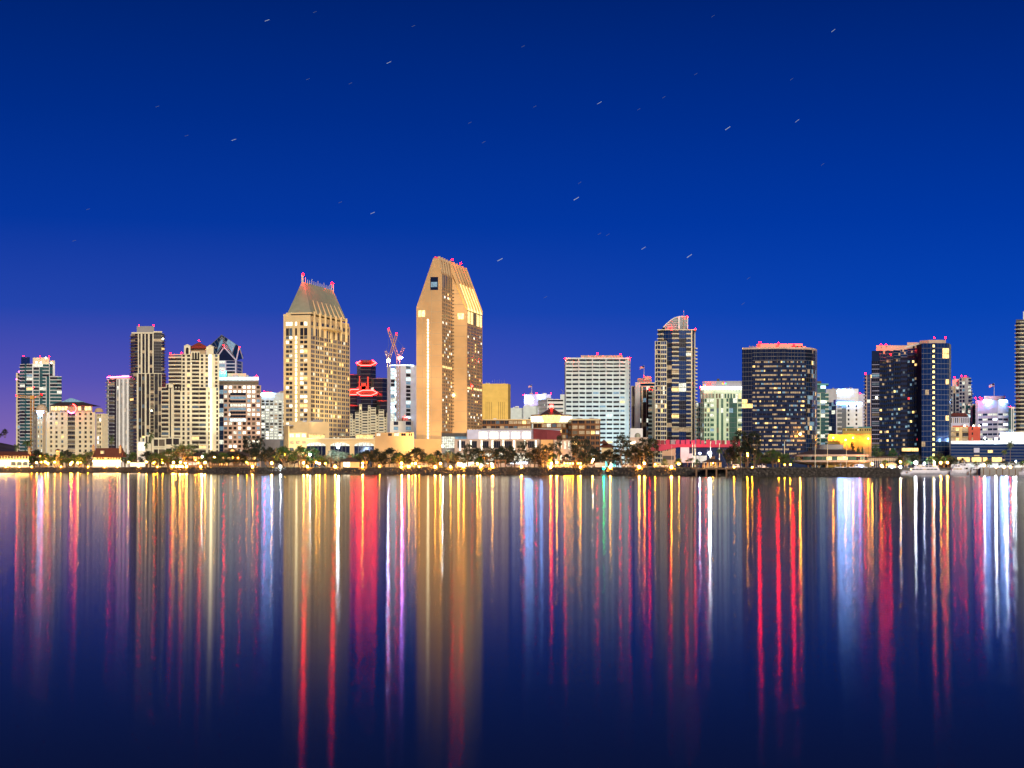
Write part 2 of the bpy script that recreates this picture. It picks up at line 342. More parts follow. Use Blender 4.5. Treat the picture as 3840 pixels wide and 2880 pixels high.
for p, d in pp: x0, y0 = G(p, d-1.5); x1, y1 = G(p, d+5.2); rows.append(((x0, y0, -.6), (x1, y1, 4.05), (x1*1.003, y1+3, 4.08)))
for a, c in zip(rows, rows[1:]):
    bk.add([a[0], c[0], c[1], a[1]], [(0, 1, 2, 3)], 'bank'); bk.add([a[1], c[1], c[2], a[2]], [(0, 1, 2, 3)], 'bank')
x0, y0 = G(3385, 812); a = rows[-1]
bk.add([a[0], (x0, y0, -.6), (*tip[0], 4.05), a[1]], [(0, 1, 2, 3)], 'bank'); bk.add([(x0, y0, -.6), (x0+1, y0+45, -.6), (*tip[2], 4.05), (*tip[0], 4.05)], [(0, 1, 2, 3)], 'bank')
structure('embankment', bk)
rk = MB(); ico = [(0, 0, 1), (.9, 0, .4), (.28, .85, .45), (-.72, .52, .45), (-.72, -.52, .45), (.28, -.85, .45), (.72, .52, -.45), (-.28, .85, -.45), (-.9, 0, -.45), (-.28, -.85, -.45), (.72, -.52, -.45), (0, 0, -1)]
icf = [(0, 1, 2), (0, 2, 3), (0, 3, 4), (0, 4, 5), (0, 5, 1), (1, 6, 2), (2, 7, 3), (3, 8, 4), (4, 9, 5), (5, 10, 1), (6, 7, 2), (7, 8, 3), (8, 9, 4), (9, 10, 5), (10, 6, 1), (11, 7, 6), (11, 8, 7), (11, 9, 8), (11, 10, 9), (11, 6, 10)]
def rock(mb, x, y, z, r, m='rock'):
    a = R.random()*6.3; s = [r*R.uniform(.7, 1.25) for _ in range(3)]; vs = []
    for q in ico:
        k = R.uniform(.75, 1.15); X = q[0]*s[0]*k; Y = q[1]*s[1]*k; vs.append((x+X*cos(a)-Y*sin(a), y+X*sin(a)+Y*cos(a), z+q[2]*s[2]*.75*k))
    mb.add(vs, icf, m)
p = -60
while p < 3380:
    d = shore(min(p, 3340)); step = 1.15*F/d
    for k in range(5):
        f = (k+R.uniform(-.3, .3))/4.4
        pq = p+R.uniform(-.5, .5)*step; dd = d-1.0+6.0*f
        if p > 3345: dd += (p-3345)*.3
        x, y = G(pq, dd); rock(rk, x, y, -.2+4.2*f+R.uniform(-.15, .2), R.uniform(.45, 1.0))
    p += step
structure('riprap_rubble', rk, kind='stuff')
# lawn and promenade path sheets
lw = MB()
for a, c in zip(range(560, 3300, 60), range(620, 3361, 60)):
    A = G(a, shore(a)+8); B = G(c, shore(c)+8); C_ = G(c, shore(c)+30); D_ = G(a, shore(a)+30)
    lw.add([(*A, 4.1), (*B, 4.1), (C_[0], C_[1], 4.35), (D_[0], D_[1], 4.35)], [(0, 1, 2, 3)], 'lawn')
structure('lawn', lw)
pa = MB()
for a, c in zip(range(-300, 560, 60), range(-240, 621, 60)):
    A = G(a, shore(a)+6); B = G(c, shore(c)+6); C_ = G(c, shore(c)+16); D_ = G(a, shore(a)+16)
    pa.add([(*A, 4.1), (*B, 4.1), (C_[0], C_[1], 4.14), (D_[0], D_[1], 4.14)], [(0, 1, 2, 3)], 'path')
structure('promenade_path', pa)
hl = MB(); hv = []; hf = []; nx, ny = 60, 8
for j in range(ny):
    for i in range(nx):
        x = -2100+i*24; y = 3600+j*120; e = sin(pi*min(1, max(0, (j+.0)/(ny-1)))) 
        h = 75*e*max(0, min(1, (-880-x)/420))*(1+.25*noise.noise(Vector((x*.006, y*.006, 0)))) + 6*noise.noise(Vector((x*.02, y*.02, 3)))
        hv.append((x, y, max(3, h+3)))
for j in range(ny-1):
    for i in range(nx-1): a = j*nx+i; hf.append((a, a+1, a+nx+1, a+nx))
hl.add(hv, hf, 'hill'); structure('hills', hl)
# ------------------------------------------------------------------ towers
WARM = {'l_warm': .02, 'l_dim': .05}
def fl(y0, y1, pitch): return max(1, int(round((y1-y0)/pitch)))
B0 = 4.0
# 1 teal glass condo tower, far left
D = 1880; T = Thing('condo_tower', 'teal glass condominium tower with white balcony slabs and floodlit white roof blocks', 'tower', (*G(140, D), B0))
kw = dict(wall='white', glass='g_teal', wh=.8, bald=1.1, rh=.3, rail='white', balm='white', lit={'l_pale': .03, 'l_warm': .015, 'l_dimcool': .02, 'g_dark': .25})
T.block([G(60, D+6), G(74, D+6)], B0, Z(1397, D), [dict(cols='f3 b4', nf=27, wall='cream', glass='g_dark', rail='cream')], 22, **{**kw, 'wall': 'cream'})
T.block([G(74, D+4), G(92, D), G(121, D-2), G(186, D-2), G(206, D+2)], B0, Z(1365, D),
        [dict(cols='b1', nf=31), dict(cols='g3 b9', nf=31), dict(cols='p2 b11 p.8 g6 b12 p1', nf=31, litrows={23: ('l_pale', .5), 30: ('l_pale', .5), 29: ('l_dim', .3)}), dict(cols='g6 f4', nf=31)], 30, **kw)
T.block([G(172, D-12), G(231, D-12)], B0, Z(1414, D), [dict(cols='p1 g5 p1 b12 b8', nf=26, litrows={19: ('l_white', .35)})], 30, **kw)
T.pbox('penthouse', 79, 112, D+6, 1339, 1366, 16, 'g_blue'); T.pbox('penthouse', 123, 185, D+4, 1341, 1367, 18, 'cream'); T.pbox('penthouse', 187, 206, D+8, 1352, 1366, 14, 'cream')
for p, y in ((87, 1335), (150, 1337), (184, 1337)): T.beacon(p, y, D)
for p, y in ((62, 1422), (71, 1394)): T.beacon(p, y, D-2, h=.3, m='neon_pink', r=.5)
for p, y in ((137, 1359), (153, 1359), (192, 1361), (172, 1342)): T.beacon(p, y, D-3, h=.5, m='sign_warm', r=.9)
T.finish()
# 2 cream hotel with domes
D = 1400; T = Thing('harbour_hotel', 'cream hotel with corner domes and a glowing clock ring on its roof', 'hotel', (*G(265, D), B0))
kw = dict(wall='cream', glass='g_brown', wh=.55, lit={'l_dim': .05, 'l_warm': .02}); n = 12
T.block([G(175, D), G(358, D)], B0, Z(1546, D), [dict(cols='p14 w9 p13 w9 p15 w9 p12 p6 b30 p6 p10 w9 p14 w9 p13 w9 p14', nf=n, rail='frame', bald=1.0, rh=.8)], 30, **kw)
T.block([G(122, D+14), G(140, D-4), G(160, D-6), G(172, D)], B0, Z(1543, D), [dict(cols='p5 w4 p5', nf=n), dict(cols='p2 w6 p7 w6 p3', nf=n, lit={'l_bluewhite': .15, 'l_dimcool': .3, 'l_pale': .2}), None], 30, **kw)
T.block([G(360, D+8), G(384, D+8), G(405, D+12)], B0, Z(1550, D), [dict(cols='p4 w3 p2 w4 p4', nf=n, lit={'l_bluewhite': .45}), None], 26, **kw)
def dome(T, px, yb, yt, hw, D, m):
    b = MB(); x, y = G(px, D); r = hw/F*D; zb = Z(yb, D); zt = Z(yt, D)
    b.lathe((x, y), [(r*1.08, zb-1), (r*1.08, zb)]+[(r*cos(a*pi/16), zb+(zt-zb)*sin(a*pi/16)) for a in range(8)]+[(.05, zt)], m, 20); T.part('dome', b, smooth=True)
T.pbox('wall', 134, 176, D+3, 1540, 1556, 18, 'cream')
dome(T, 156, 1541, 1516, 22, D+12, 'tan'); dome(T, 371, 1541, 1529, 15, D+16, 'tan')
T.facade(G(187, D+8), G(346, D+8), Z(1548, D), Z(1519, D), 'f1 w2 f.5 w2 f.5 w2 f.5 w2 f.5 w2 f8 w2 f.5 w2 f.5 w2 f.5 w2 f1', 1, wall='tan', glass='l_yellow', wh=.5)
T.pbox('wall', 188, 345, D+9, 1518, 1550, 22, 'tan')
b = MB(); A, B_ = G(184, D+5), G(349, D+5); C2, D2 = (B_[0], B_[1]+28), (A[0], A[1]+28)
b.prism([A, B_, C2, D2], Z(1519, D), Z(1504, D), 'darkroof', top=[G(226, D+18), G(312, D+18), G(312, D+22), G(226, D+22)]); T.part('roof', b)
b = MB(); A, B_ = G(229, D+17), G(310, D+17); hip(b, [A, B_, (B_[0], B_[1]+10), (A[0], A[1]+10)], Z(1504.5, D), Z(1489, D), (G(262, D+22), G(270, D+22)), 'l_dimcool'); T.part('skylight', b)
b = MB(); cx_, cy_ = G(269, D-3); cz_ = Z(1533, D); r0 = 17/F*D
def ring(b, c, z, r, a0, a1, n, m, w=.35):
    P = [(c[0]+r*cos(a0+(a1-a0)*i/n), c[1], z+r*sin(a0+(a1-a0)*i/n)) for i in range(n+1)]
    for p, q in zip(P, P[1:]): b.tube(p, q, w, w, m, 5)
c = MB(); ring(c, (cx_, cy_+.5), cz_, r0, 0, 2*pi, 24, 'frame', .2); c.tube((cx_, cy_+.5, cz_), (cx_+1.5, cy_+.5, cz_-3), .15, .15, 'frame'); c.tube((cx_, cy_+.5, cz_-r0), (cx_, cy_+1, cz_-r0-3), .3, .3, 'frame'); T.part('clock_frame', c)
ring(b, (cx_, cy_), cz_, r0*.97, -.9, 1.35, 12, 'neon_red', .38); T.part('neon_tube', b)
c = MB(); ring(c, (cx_, cy_), cz_, r0*.97, -2.6, -1.0, 8, 'neon_pink', .38); T.part('neon_tube', c)
T.pbox('sign_box', 139, 162, D-9, 1541, 1548, 1.0, 'sign_white')
T.finish()
# 3 slim white condo
D = 1700; T = Thing('condo_tower', 'slim white condominium tower with narrow windows and red lit roof rim', 'tower', (*G(440, D), B0))
kw = dict(wall='white', glass='g_brown', wh=.7, lit={'l_dim': .06, 'l_pale': .04})
T.block([G(399, D+12), G(437, D), G(489, D)], B0, Z(1420, D), [dict(cols='b3 p1 b12 g5', nf=24, rail='g_mid', rh=.5), dict(cols='p2 v3 p5 v2 p1 v2 p6 v2 p1 v2 p6 v2 p2', nf=24)], 28, **kw)
T.pbox('penthouse', 412, 488, D+6, 1411, 1422, 20, 'pinkish'); T.pbox('penthouse', 456, 484, D+9, 1407, 1412, 10, 'white')
b = MB(); A, B_ = G(402, D+6), G(484, D+6); b.tube((*A, Z(1413.5, D)), (*B_, Z(1410, D)), .3, .3, 'neon_pink'); T.part('light_strip', b)
T.beacon(409, 1412, D); T.finish()
# 4 dark tall condo
D = 1680; T = Thing('condo_tower', 'tall dark condominium tower with pale vertical piers and curved corner balconies', 'tower', (*G(550, D), B0))
kw = dict(wall='ivory', glass='g_brown', wh=.8, rail='g_brown', rh=.5, balm='tan', lit={'l_dim': .05, 'l_warm': .015, 'g_dark': .2})
zs = Z(1400, D)
T.block([G(490, D+14), G(505, D+4), G(517, D), G(576, D), G(607, D+1), G(617, D+8)], zs, Z(1249, D),
        [dict(cols='b1', nf=14), dict(cols='b1', nf=14), dict(cols='p2 v3 p3 v4 p2 v4 p3 v5 p2', nf=14), dict(cols='g1', nf=14, glass='g_brown'), dict(cols='b1', nf=14)], 30, **kw)
T.block([G(487, D+14), G(500, D+3), G(513, D-3), G(562, D-3), G(606, D-2), G(622, D+6)], B0, Z(1400, D),
        [dict(cols='b1', nf=27), dict(cols='b1', nf=27), dict(cols='p3 v5 p1 v5 p1 p2 v5 p1', nf=27), dict(cols='p1 b8 p1 v8 p1 v6 p1', nf=27), dict(cols='b1', nf=27)], 34, **kw)
T.pbox('penthouse', 513, 578, D+6, 1223, 1251, 18, 'greywall'); T.pbox('parapet', 493, 577, D-.6, 1246, 1251, 6, 'ivory'); T.pbox('parapet', 575, 608, D-.4, 1242, 1247, 6, 'ivory'); T.pbox('penthouse', 577, 606, D+1, 1246, 1252, 8, 'darkwall')
for p in (521, 576): T.beacon(p, 1220, D+8)
T.beacon(611, 1271, D-1, h=.5, m='sign_warm', r=.9); T.beacon(568, 1540, D-4, h=.5, m='sign_warm', r=.8); T.finish()
# 6 glass pyramid tower
D = 2000; T = Thing('pyramid_tower', 'blue glass office tower topped by a faceted glass pyramid roof', 'tower', (*G(840, D), B0))
kw = dict(wall='lilac', glass='g_blue', wh=.72, lit={'l_dimcool': .12, 'l_pale': .05, 'g_dark': .2})
T.block([G(780, D+14), G(806, D), G(886, D), G(910, D+26)], B0, Z(1352, D), [dict(cols='p1 w8 p1', nf=31), dict(cols='p2 w14 p2 w14 p2', nf=31), dict(cols='p2 w9 p2', nf=31)], 40, **kw)
zg = Z(1352, D); q = [(*G(780, D+14), Z(1300, D)), (*G(806, D), zg), (*G(840, D), Z(1302, D)), (*G(886, D), zg), (*G(897, D+13), Z(1300, D+13)), (*G(910, D+26), Z(1345, D+26)), (*G(912, D+60), Z(1330, D+60)), (*G(780, D+60), Z(1300, D+60))]
ap = (*G(831, D+32), Z(1256, D+32))
b = MB(); b.add(q+[ap], [(i, (i+1) % 8, 8) for i in range(8)], 'g_blue'); T.part('pyramid_roof', b)
b = MB(); b.add([q[1], q[2], q[3]], [(0, 1, 2)], 'g_navy'); b.add([q[3], q[4], q[5]], [(0, 1, 2)], 'g_navy'); b.add([q[0], q[1], (q[0][0], q[0][1], zg)], [(0, 1, 2)], 'g_navy'); T.part('gable', b)
for k in range(3):
    b = MB(); b.tube(q[[1, 3, 3][k]], q[[2, 2, 4][k]], .8, .8, 'lilac'); T.part('rake', b)
b = MB(); b.tube(q[5], q[4], .8, .8, 'lilac'); T.part('rake', b)
for k in range(1, 6):
    for aa, cc in ((q[2], q[3]), (q[2], q[1]), (q[3], q[4])):
        pass
b = MB()
for i in (0, 1, 2, 3, 4, 5): b.tube(Vector(q[i])+Vector((0, -.4, .2)), Vector(ap)+Vector((0, -.2, .3)), .3, .2, 'steel', 4)
for f in (.25, .45, .65, .82):
    P = [Vector(x_).lerp(Vector(ap), f)+Vector((0, -.4, .1)) for x_ in q[:6]]
    for a_, c_ in zip(P, P[1:]): b.tube(a_, c_, .22, .22, 'steel', 4)
T.part('ribs', b, kind='stuff')
b = MB(); A_ = Vector(q[1]).lerp(Vector(ap), .35); B2 = Vector(q[2]).lerp(Vector(ap), .35); C3 = Vector(q[2]).lerp(Vector(ap), .7); D3 = Vector(q[1]).lerp(Vector(ap), .7); o_ = Vector((0, -.5, .3)); b.add([A_+o_, B2+o_, C3+o_, D3+o_], [(0, 1, 2, 3)], 'l_dimcool'); T.part('lit_panel', b)
b = MB(); A_ = Vector(q[3]).lerp(Vector(ap), .3); B2 = Vector(q[4]).lerp(Vector(ap), .2); C3 = Vector(q[4]).lerp(Vector(ap), .62); D3 = Vector(q[3]).lerp(Vector(ap), .7); o_ = Vector((.3, -.5, .3)); b.add([A_+o_, B2+o_, C3+o_, D3+o_], [(0, 1, 2, 3)], 'l_dimcool'); T.part('lit_panel', b)
T.beacon(839, 1296, D-2); T.beacon(898, 1301, D+10); T.finish()
# 5 deco tower
D = 1450; T = Thing('deco_tower', 'cream art deco residential tower with a bright self-glowing pier and red hipped crown', 'tower', (*G(715, D), B0))
kw = dict(wall='ivory', glass='g_brown', wh=.66, rail='ivory', rh=.75, lit={'l_dim': .03, 'l_warm': .015})
T.block([G(633, D+2), G(683, D), G(822, D)], Z(1455, D), Z(1328, D), [dict(cols='b20 p1', nf=9), dict(cols='p1 w9 p8 w11 p7 b26 p6 w9 p8 w9 p4 f14 p8 w9 p6', nf=9, litrows={3: ('l_warm', .4)})], 34, **kw)
T.block([G(607, D-2), G(650, D-4), G(700, D-4), G(822, D-4)], B0, Z(1453, D), [dict(cols='b24 p4 v5 p8', nf=18, wh=.6), dict(cols='p3 b25 p8 w9 p8', nf=18), dict(cols='p2 w9 p9 b26 p1 b25 p9 w6 p4 f17 p3 w7 p4', nf=18)], 40, **kw)
T.facade(G(622, D-4.5), G(635, D-4.5), Z(1455, D), Z(1440, D), 'p1 v3 p1', 1, wall='ivory', glass='g_brown')
for (a, c_, y0, y1) in ((632, 650, 1438, 1454), (637, 672, 1436, 1440)): T.pbox('parapet', a, c_, D-5, y0, y1, 3, 'ivory')
T.pbox('crown_block', 690, 714, D-1, 1296, 1330, 22, 'ivory'); T.pbox('crown_block', 715, 772, D+6, 1306, 1330, 18, 'tan'); T.pbox('crown_block', 773, 801, D-1, 1300, 1330, 22, 'ivory')
for a, c_, yt, yb in ((690, 714, 1291, 1297), (774, 801, 1293, 1301)):
    b = MB(); A = G(a, D-1.2); B_ = G(c_, D-1.2); b.prism([A, B_, (B_[0], B_[1]+22), (A[0], A[1]+22)], Z(yb, D), Z(yb-.2, D), 'ivory'); mid = ((A[0]+B_[0])/2, A[1])
    b.add([(*A, Z(yb, D)), (*B_, Z(yb, D)), (*mid, Z(yt, D)), (A[0], A[1]+22, Z(yb, D)), (B_[0], B_[1]+22, Z(yb, D)), (mid[0], mid[1]+22, Z(yt, D))], [(0, 1, 2), (3, 5, 4), (0, 2, 5, 3), (1, 4, 5, 2)], 'ivory'); T.part('gable', b)
def arch(T, px0, px1, ytop, ybot, D, m, name='arched_window', **k):
    b = MB(); A = G(px0, D); B_ = G(px1, D); r = (B_[0]-A[0])/2; cx0 = (A[0]+B_[0])/2; zt = Z(ytop, D)-r; P = [(A[0], Z(ybot, D)), (B_[0], Z(ybot, D))]+[(cx0+r*cos(pi*i/8), zt+r*sin(pi*i/8)) for i in range(9)]
    n = len(P); b.add([(x, D, z) for x, z in P]+[(x, D+.4, z) for x, z in P], [tuple(range(n)), tuple(range(n, 2*n))[::-1]]+[(i, (i+1) % n, n+(i+1) % n, n+i)[::-1] for i in range(n)], m); return T.part(name, b, **k)
arch(T, 697, 707, 1303, 1327, D-1.6, 'g_brown')
T.pbox('gable_bay', 716, 749, D-2, 1318, 1346, 3, 'ivory')
for a, c_ in ((721, 727), (730, 738), (741, 747)): arch(T, a, c_, 1322, 1346, D-2.5, 'g_brown')
for a, c_ in ((652, 657), (662, 669), (673, 679)): arch(T, a, c_, 1445, 1466, D-5, 'g_brown')
b = MB(); A, B_ = G(700, D+2), G(787, D+2); hip(b, [A, B_, (B_[0], B_[1]+20), (A[0], A[1]+20)], Z(1306, D), Z(1280, D), (G(744, D+12), G(747, D+12)), 'tile'); T.part('roof', b)
T.pbox('glowing_pier', 783, 793, D-.6, 1312, 1452, .8, 'stair_pier_glow'); T.pbox('glowing_pier', 788, 794, D-4.7, 1456, 1686, .8, 'stair_pier_glow')  # piers glow by themselves: the floodlighting is put into their material
for p, y in ((746, 1277), (638, 1325), (680, 1323)): T.beacon(p, y, D)
T.facade(G(525, D-14), G(676, D-14), B0, Z(1641, D-14), 'p6 v4 p3 v6 p3 v5 p2 b14 p2 b14 p3 w14 p3 w14 p3', 3, wall='ivory', glass='g_brown', wh=.6, rail='ivory')
T.pbox('podium', 526, 675, D-13.4, 1642, 1745, 9, 'ivory'); T.pbox('bell_arch', 545, 577, D-15.5, 1631, 1700, 1.0, 'ivory')
for a, c_ in ((547, 553), (557, 565)): arch(T, a, c_, 1636, 1662, D-16, 'g_brown')
T.finish()
# 7 pink-beige office
D = 1520; T = Thing('office_block', 'pink beige office block with many lit square windows and teal roof lights', 'office building', (*G(900, D), B0))
kw = dict(wall='pinkish', glass='g_dark', wh=.6, lit={'l_white': .28, 'l_pale': .2, 'l_dimcool': .1})
def midband(i, f): return None
T.block([G(820, D), G(838, D), G(979, D)], B0, Z(1445, D), [dict(cols='g1', nf=18, glass='g_blue', lit={'l_dimcool': .25, 'l_pale': .15}), dict(cols='p2 w9 p5 w9 p5 w9 p5 w9 p5 w9 p5 w9 p5 w9 p5 w9 p4', nf=18)], 40, **kw)
T.block([G(818, D+1), G(970, D+1)], Z(1446, D), Z(1412, D), [dict(cols='w1', nf=2, glass='l_cool', wall='greywall', wh=.72, lit={'l_white': .3})], 30, wall='greywall')
T.facade(G(863, D-.7), G(922, D-.7), Z(1583, D), Z(1472, D), 'w1', 8, wall='pinkish', glass='g_navy', wh=.7, litrows={0: ('l_cool', 1), 6: ('l_dimcool', 1), 4: ('l_pale', .8), 3: ('l_dimcool', 1)})
T.pbox('penthouse', 854, 923, D+8, 1400, 1414, 14, 'ivory'); T.pbox('light_rack', 817, 850, D+3, 1390, 1410, 8, 'l_teal')
T.beacon(836, 1391, D); T.beacon(963, 1410, D); T.finish()
# 8 pale grid office
D = 1620; T = Thing('office_block', 'pale green white office block with regular window grid left of the green roofed tower', 'office building', (*G(1020, D), B0))
T.block([G(979, D), G(1075, D)], Z(1660, D), Z(1473, D), [dict(cols='p2 w11 p5 w11 p5 w11 p5 w11 p5 w11 p5 w11 p3', nf=15, topband=7)], 36, wall='coolwhite', glass='g_dark', wh=.6, lit={'l_pale': .45, 'l_white': .12, 'l_dim': .1, 'l_red': .01})
T.block([G(979, D-3), G(1075, D-3)], B0, Z(1648, D), [dict(cols='p2 f30 w8 p3', nf=3)], 36, wall='greywall')
T.pbox('sign', 980, 1024, D-1, 1475, 1482, 1, 'sign_white'); T.beacon(991, 1468, D); T.finish()
# 9 green roofed hotel tower
T = Thing('hotel_tower', 'floodlit cream hotel tower with steep grey green metal roof and two roof masts', 'hotel', (*G(1165, 1260), B0))
P0 = G(1063, 1265); P1 = G(1165, 1260); P2 = G(1312, 1335); zt = Z(1181, 1260)
for dx in (0,):
    kw = dict(wall='sand', glass='g_mid')
    zb = Z(1503+77, 1260); z3 = Z(1258, 1260); z4 = Z(1216, 1260)
    u = Vector((P2[0]-P1[0], P2[1]-P1[1])).normalized()
    back = [(P2[0]-20.5, P2[1]+4), (P0[0], P0[1]+0)]
    c = MB(); c.prism([(P0[0]+.5, P0[1]+.4), (P1[0]-.4, P1[1]+.6), (P2[0]-.5, P2[1]-.4), (P2[0]-20, P2[1]+3)], B0, zt-.3, 'sand'); T.part('wall', c)
    lw_ = {'l_white': .12, 'l_warm': .08, 'l_pale': .1, 'g_dark': .3}
    colsL = 'p9 w11 p1 w11 p10 s7 p11 w12 p2 w12 p12'; colsR = 'p2 w6 p1 w6 '+'p4 w6 p1 w6 '*8+'p3'
    T.facade(P0, P1, B0, z3, colsL, 29, wh=.62, lit=lw_, **kw)
    T.facade(P0, P1, z3+.02, z4-2, 'p9 v11 p1 v11 p10 v7 p11 v12 p2 v12 p12', 1, lit={}, wall='sand', glass='g_dark')
    T.facade(P0, P1, z4-2, zt, 'p9 w11 p1 w11 p10 w7 p11 w12 p2 w12 p12', 1, wh=.62, topband=4.5, lit={'l_white': .3}, wall='sand', glass='g_dark')
    T.facade(P1, P2, B0, z3, colsR, 29, wh=.66, lit={'l_warm': .05, 'l_pale': .06, 'g_dark': .35}, **kw)
    T.facade(P1, P2, z3+.02, z4-2, colsR.replace('w', 'v'), 1, wall='sand', glass='g_dark')
    T.facade(P1, P2, z4-2, zt-3, 'p2 w6 p1 w6 p3 w6 p1 w6 '+'p4 w10 '*6+'p4 w6 p4', 1, wh=.6, wall='sand', glass='g_navy', topband=1)
# mansard roof
e0 = G(1078, 1266); e1 = G(1166, 1262); e2 = G(1300, 1333); e3 = (e2[0]-18, e2[1]+4); e0b = (e0[0], e0[1]+2)
r0_ = G(1132, 1283); r1_ = G(1141, 1286); r2_ = G(1250, 1346); ze = Z(1172, 1262); zr = Z(1057, 1283)
b = MB(); vs = [(*e0, ze), (*e1, ze), (*e2, ze), (*e3, ze), (*r0_, zr), (*r1_, zr), (*r2_, zr), (r2_[0]-3, r2_[1]+1, zr)]
b.add(vs, [(0, 1, 5, 4), (1, 2, 6, 5), (2, 3, 7, 6), (3, 0, 4, 7), (4, 5, 6, 7)], 'greenroof'); T.part('roof', b)
b = MB()
for k in range(1, 16):
    f = k/16; b.tube(Vector(vs[0]).lerp(Vector(vs[1]), f)+Vector((0, -.1, .1)), Vector(vs[4]).lerp(Vector(vs[5]), f)+Vector((0, -.1, .1)), .14, .14, 'greenroof', 4)
for k in range(1, 40):
    f = k/40; b.tube(Vector(vs[1]).lerp(Vector(vs[2]), f)+Vector((.1, -.1, .1)), Vector(vs[5]).lerp(Vector(vs[6]), f)+Vector((.1, -.1, .1)), .13, .13, 'greenroof', 4)
T.part('seams', b, kind='stuff')
for k in range(7):
    f = .12+.13*k; lo = Vector(vs[1]).lerp(Vector(vs[2]), f); hi = Vector(vs[5]).lerp(Vector(vs[6]), f*.98+.01); top = lo.lerp(hi, .42)
    b = MB(); o_ = Vector((.7, -.3, .3)); b.tube(lo+o_, top+o_*.6, .75, .35, 'sand', 4); T.part('roof_fin', b)
    b = MB(); q_ = Vector((P1[0], P1[1], 0)).lerp(Vector((P2[0], P2[1], 0)), .08+.135*k); b.tube((q_.x+.4, q_.y-.2, z3), (q_.x+.4, q_.y-.2, zt+3.0), 1.0, .8, 'sand', 6); T.part('pinnacle', b)
b = MB(); b.box(P0, (1, 0), P1[0]-P0[0], 1, .35, zt-.2, zt+1.0, 'sand'); T.part('balustrade', b)
b = MB(); b.prism([(e0[0]-.6, e0[1]-.6), (e1[0]+.2, e1[1]-.8), (e1[0]+.2, e1[1]+3), (e0[0]-.6, e0[1]+6)], ze-3.5, ze-1.2, 'g_dark'); T.part('clerestory', b)
b = MB(); b.prism([(e0[0]-1, e0[1]-1), (e1[0]+.6, e1[1]-1.2), (e2[0]+.8, e2[1]-.4), (e3[0], e3[1])], ze-1.0, ze+.1, 'sand'); T.part('cornice', b)
# curved balcony band near the top of the long side
b = MB(); uu = Vector((P2[0]-P1[0], P2[1]-P1[1])); nn = Vector((uu.y, -uu.x)).normalized(); pts = []
for k in range(13): f = .25+.5*k/12; q_ = Vector(P1)+uu*f+nn*(1.0+3.0*sin(pi*k/12)); pts.append((q_.x, q_.y))
b.prism(pts+[(P1[0]+uu.x*.75, P1[1]+uu.y*.75), (P1[0]+uu.x*.25, P1[1]+uu.y*.25)], Z(1230, 1275), Z(1223, 1275), 'sand'); T.part('curved_balcony', b)
for (px, D_, yt, yb) in ((1136, 1284, 1030, 1058), (1132, 1284, 1030, 1058), (1243, 1342, 1066, 1090), (1250, 1344, 1066, 1090)):
    b = MB(); x, y = G(px, D_); b.tube((x, y, Z(yb, D_)-1), (x, y, Z(yt, D_)), .35, .3, 'ivory'); T.part('mast', b)
for k in range(13):
    q_ = Vector(vs[5]).lerp(Vector(vs[6]), .04+.07*k); b = MB(); b.tube(q_, q_+Vector((0, 0, 2.6 if k % 3 else 4)), .22, .15, 'ivory'); T.part('finial', b)
T.beacon(1137, 1029, 1284, h=.3, r=1.0); T.beacon(1246, 1063, 1343, h=.3, r=1.0); T.finish(300)
# 10 podium of the green roofed hotel
D = 1200; T = Thing('hotel_podium', 'warm lit stone podium with three wide arched glass windows below the green roofed tower', 'building', (*G(1300, D), B0))
kw = dict(wall='sand', glass='g_dark', lit={})
T.block([G(1063, D+20), G(1082, D)], B0, Z(1596, D), [dict(cols='p3 v1 p1 v1 p1 v1 p1 v1 p1 v1 p2', nf=1)], 20, **kw)
T.block([G(1083, D+1), G(1150, D+1)], B0, Z(1623, D), [dict(cols='p2 w10 p5 w10 p5 w10 p2', nf=5, glass='l_dim', wh=.5, litrows={4: ('l_pale', .8)})], 16, **kw)
T.block([G(1083, D+17), G(1158, D+17), G(1235, D+21)], B0, Z(1580, D), [dict(cols='p18 v11 p4 v11 p4 v11 p5', nf=1, topband=8), dict(cols='p2 v4 p1 v4 p1 v4 p12 v4 p8', nf=1, topband=8)], 20, **kw)
T.pbox('wall', 1150, 1406, D, 1648, 1758, 16, 'sand'); T.pbox('cornice', 1149, 1407, D-.5, 1646, 1650, 3, 'sand')
for a, c_ in ((1150, 1221), (1239, 1311), (1329, 1402)):
    A = G(a, D-.25); B_ = G(c_, D-.25); w_ = B_[0]-A[0]
    b = MB(); prof = [(A[0], Z(1672, D)), (B_[0], Z(1672, D))]+[(A[0]+w_/2+w_/2*cos(pi*i/12), Z(1672, D)+.2+(Z(1660, D)-Z(1672, D))*sin(pi*i/12)) for i in range(13)]
    k = len(prof); b.add([(x, D-.25, z) for x, z in prof]+[(x, D+.3, z) for x, z in prof], [tuple(range(k)), tuple(range(k, 2*k))[::-1]], 'l_pale')
    for i in range(1, 5): x = A[0]+w_*i/5; b.box((x-.15, D-.25), (1, 0), .3, .1, .1, Z(1672, D), Z(1662, D), 'frame')
    T.part('arched_window', b, label='arched window with pale green light behind its panes')
    b = MB(); b.box((A[0], D), (1, 0), w_, .1, .2, B0, Z(1672.4, D), 'g_navy')
    for i in range(0, 6): x = A[0]+w_*i/5; b.box((x-.15, D), (1, 0), .3, 0, .35, B0, Z(1672.4, D), 'frame')
    T.part('shopfront', b)
T.facade(G(1406, D+.5), G(1552, D+.5), Z(1642, D), Z(1622, D), 'p4 w9 p18 w9 p6 w11 p5 w11 p7 w3 p2 w3 p4', 1, wall='sandstone', glass='l_pale', wh=.5, lit={'g_dark': .4})
T.pbox('wall', 1406, 1553, D, 1642, 1758, 16, 'sandstone'); T.pbox('wall', 1406, 1552, D+1.1, 1624, 1642, 14, 'sandstone')
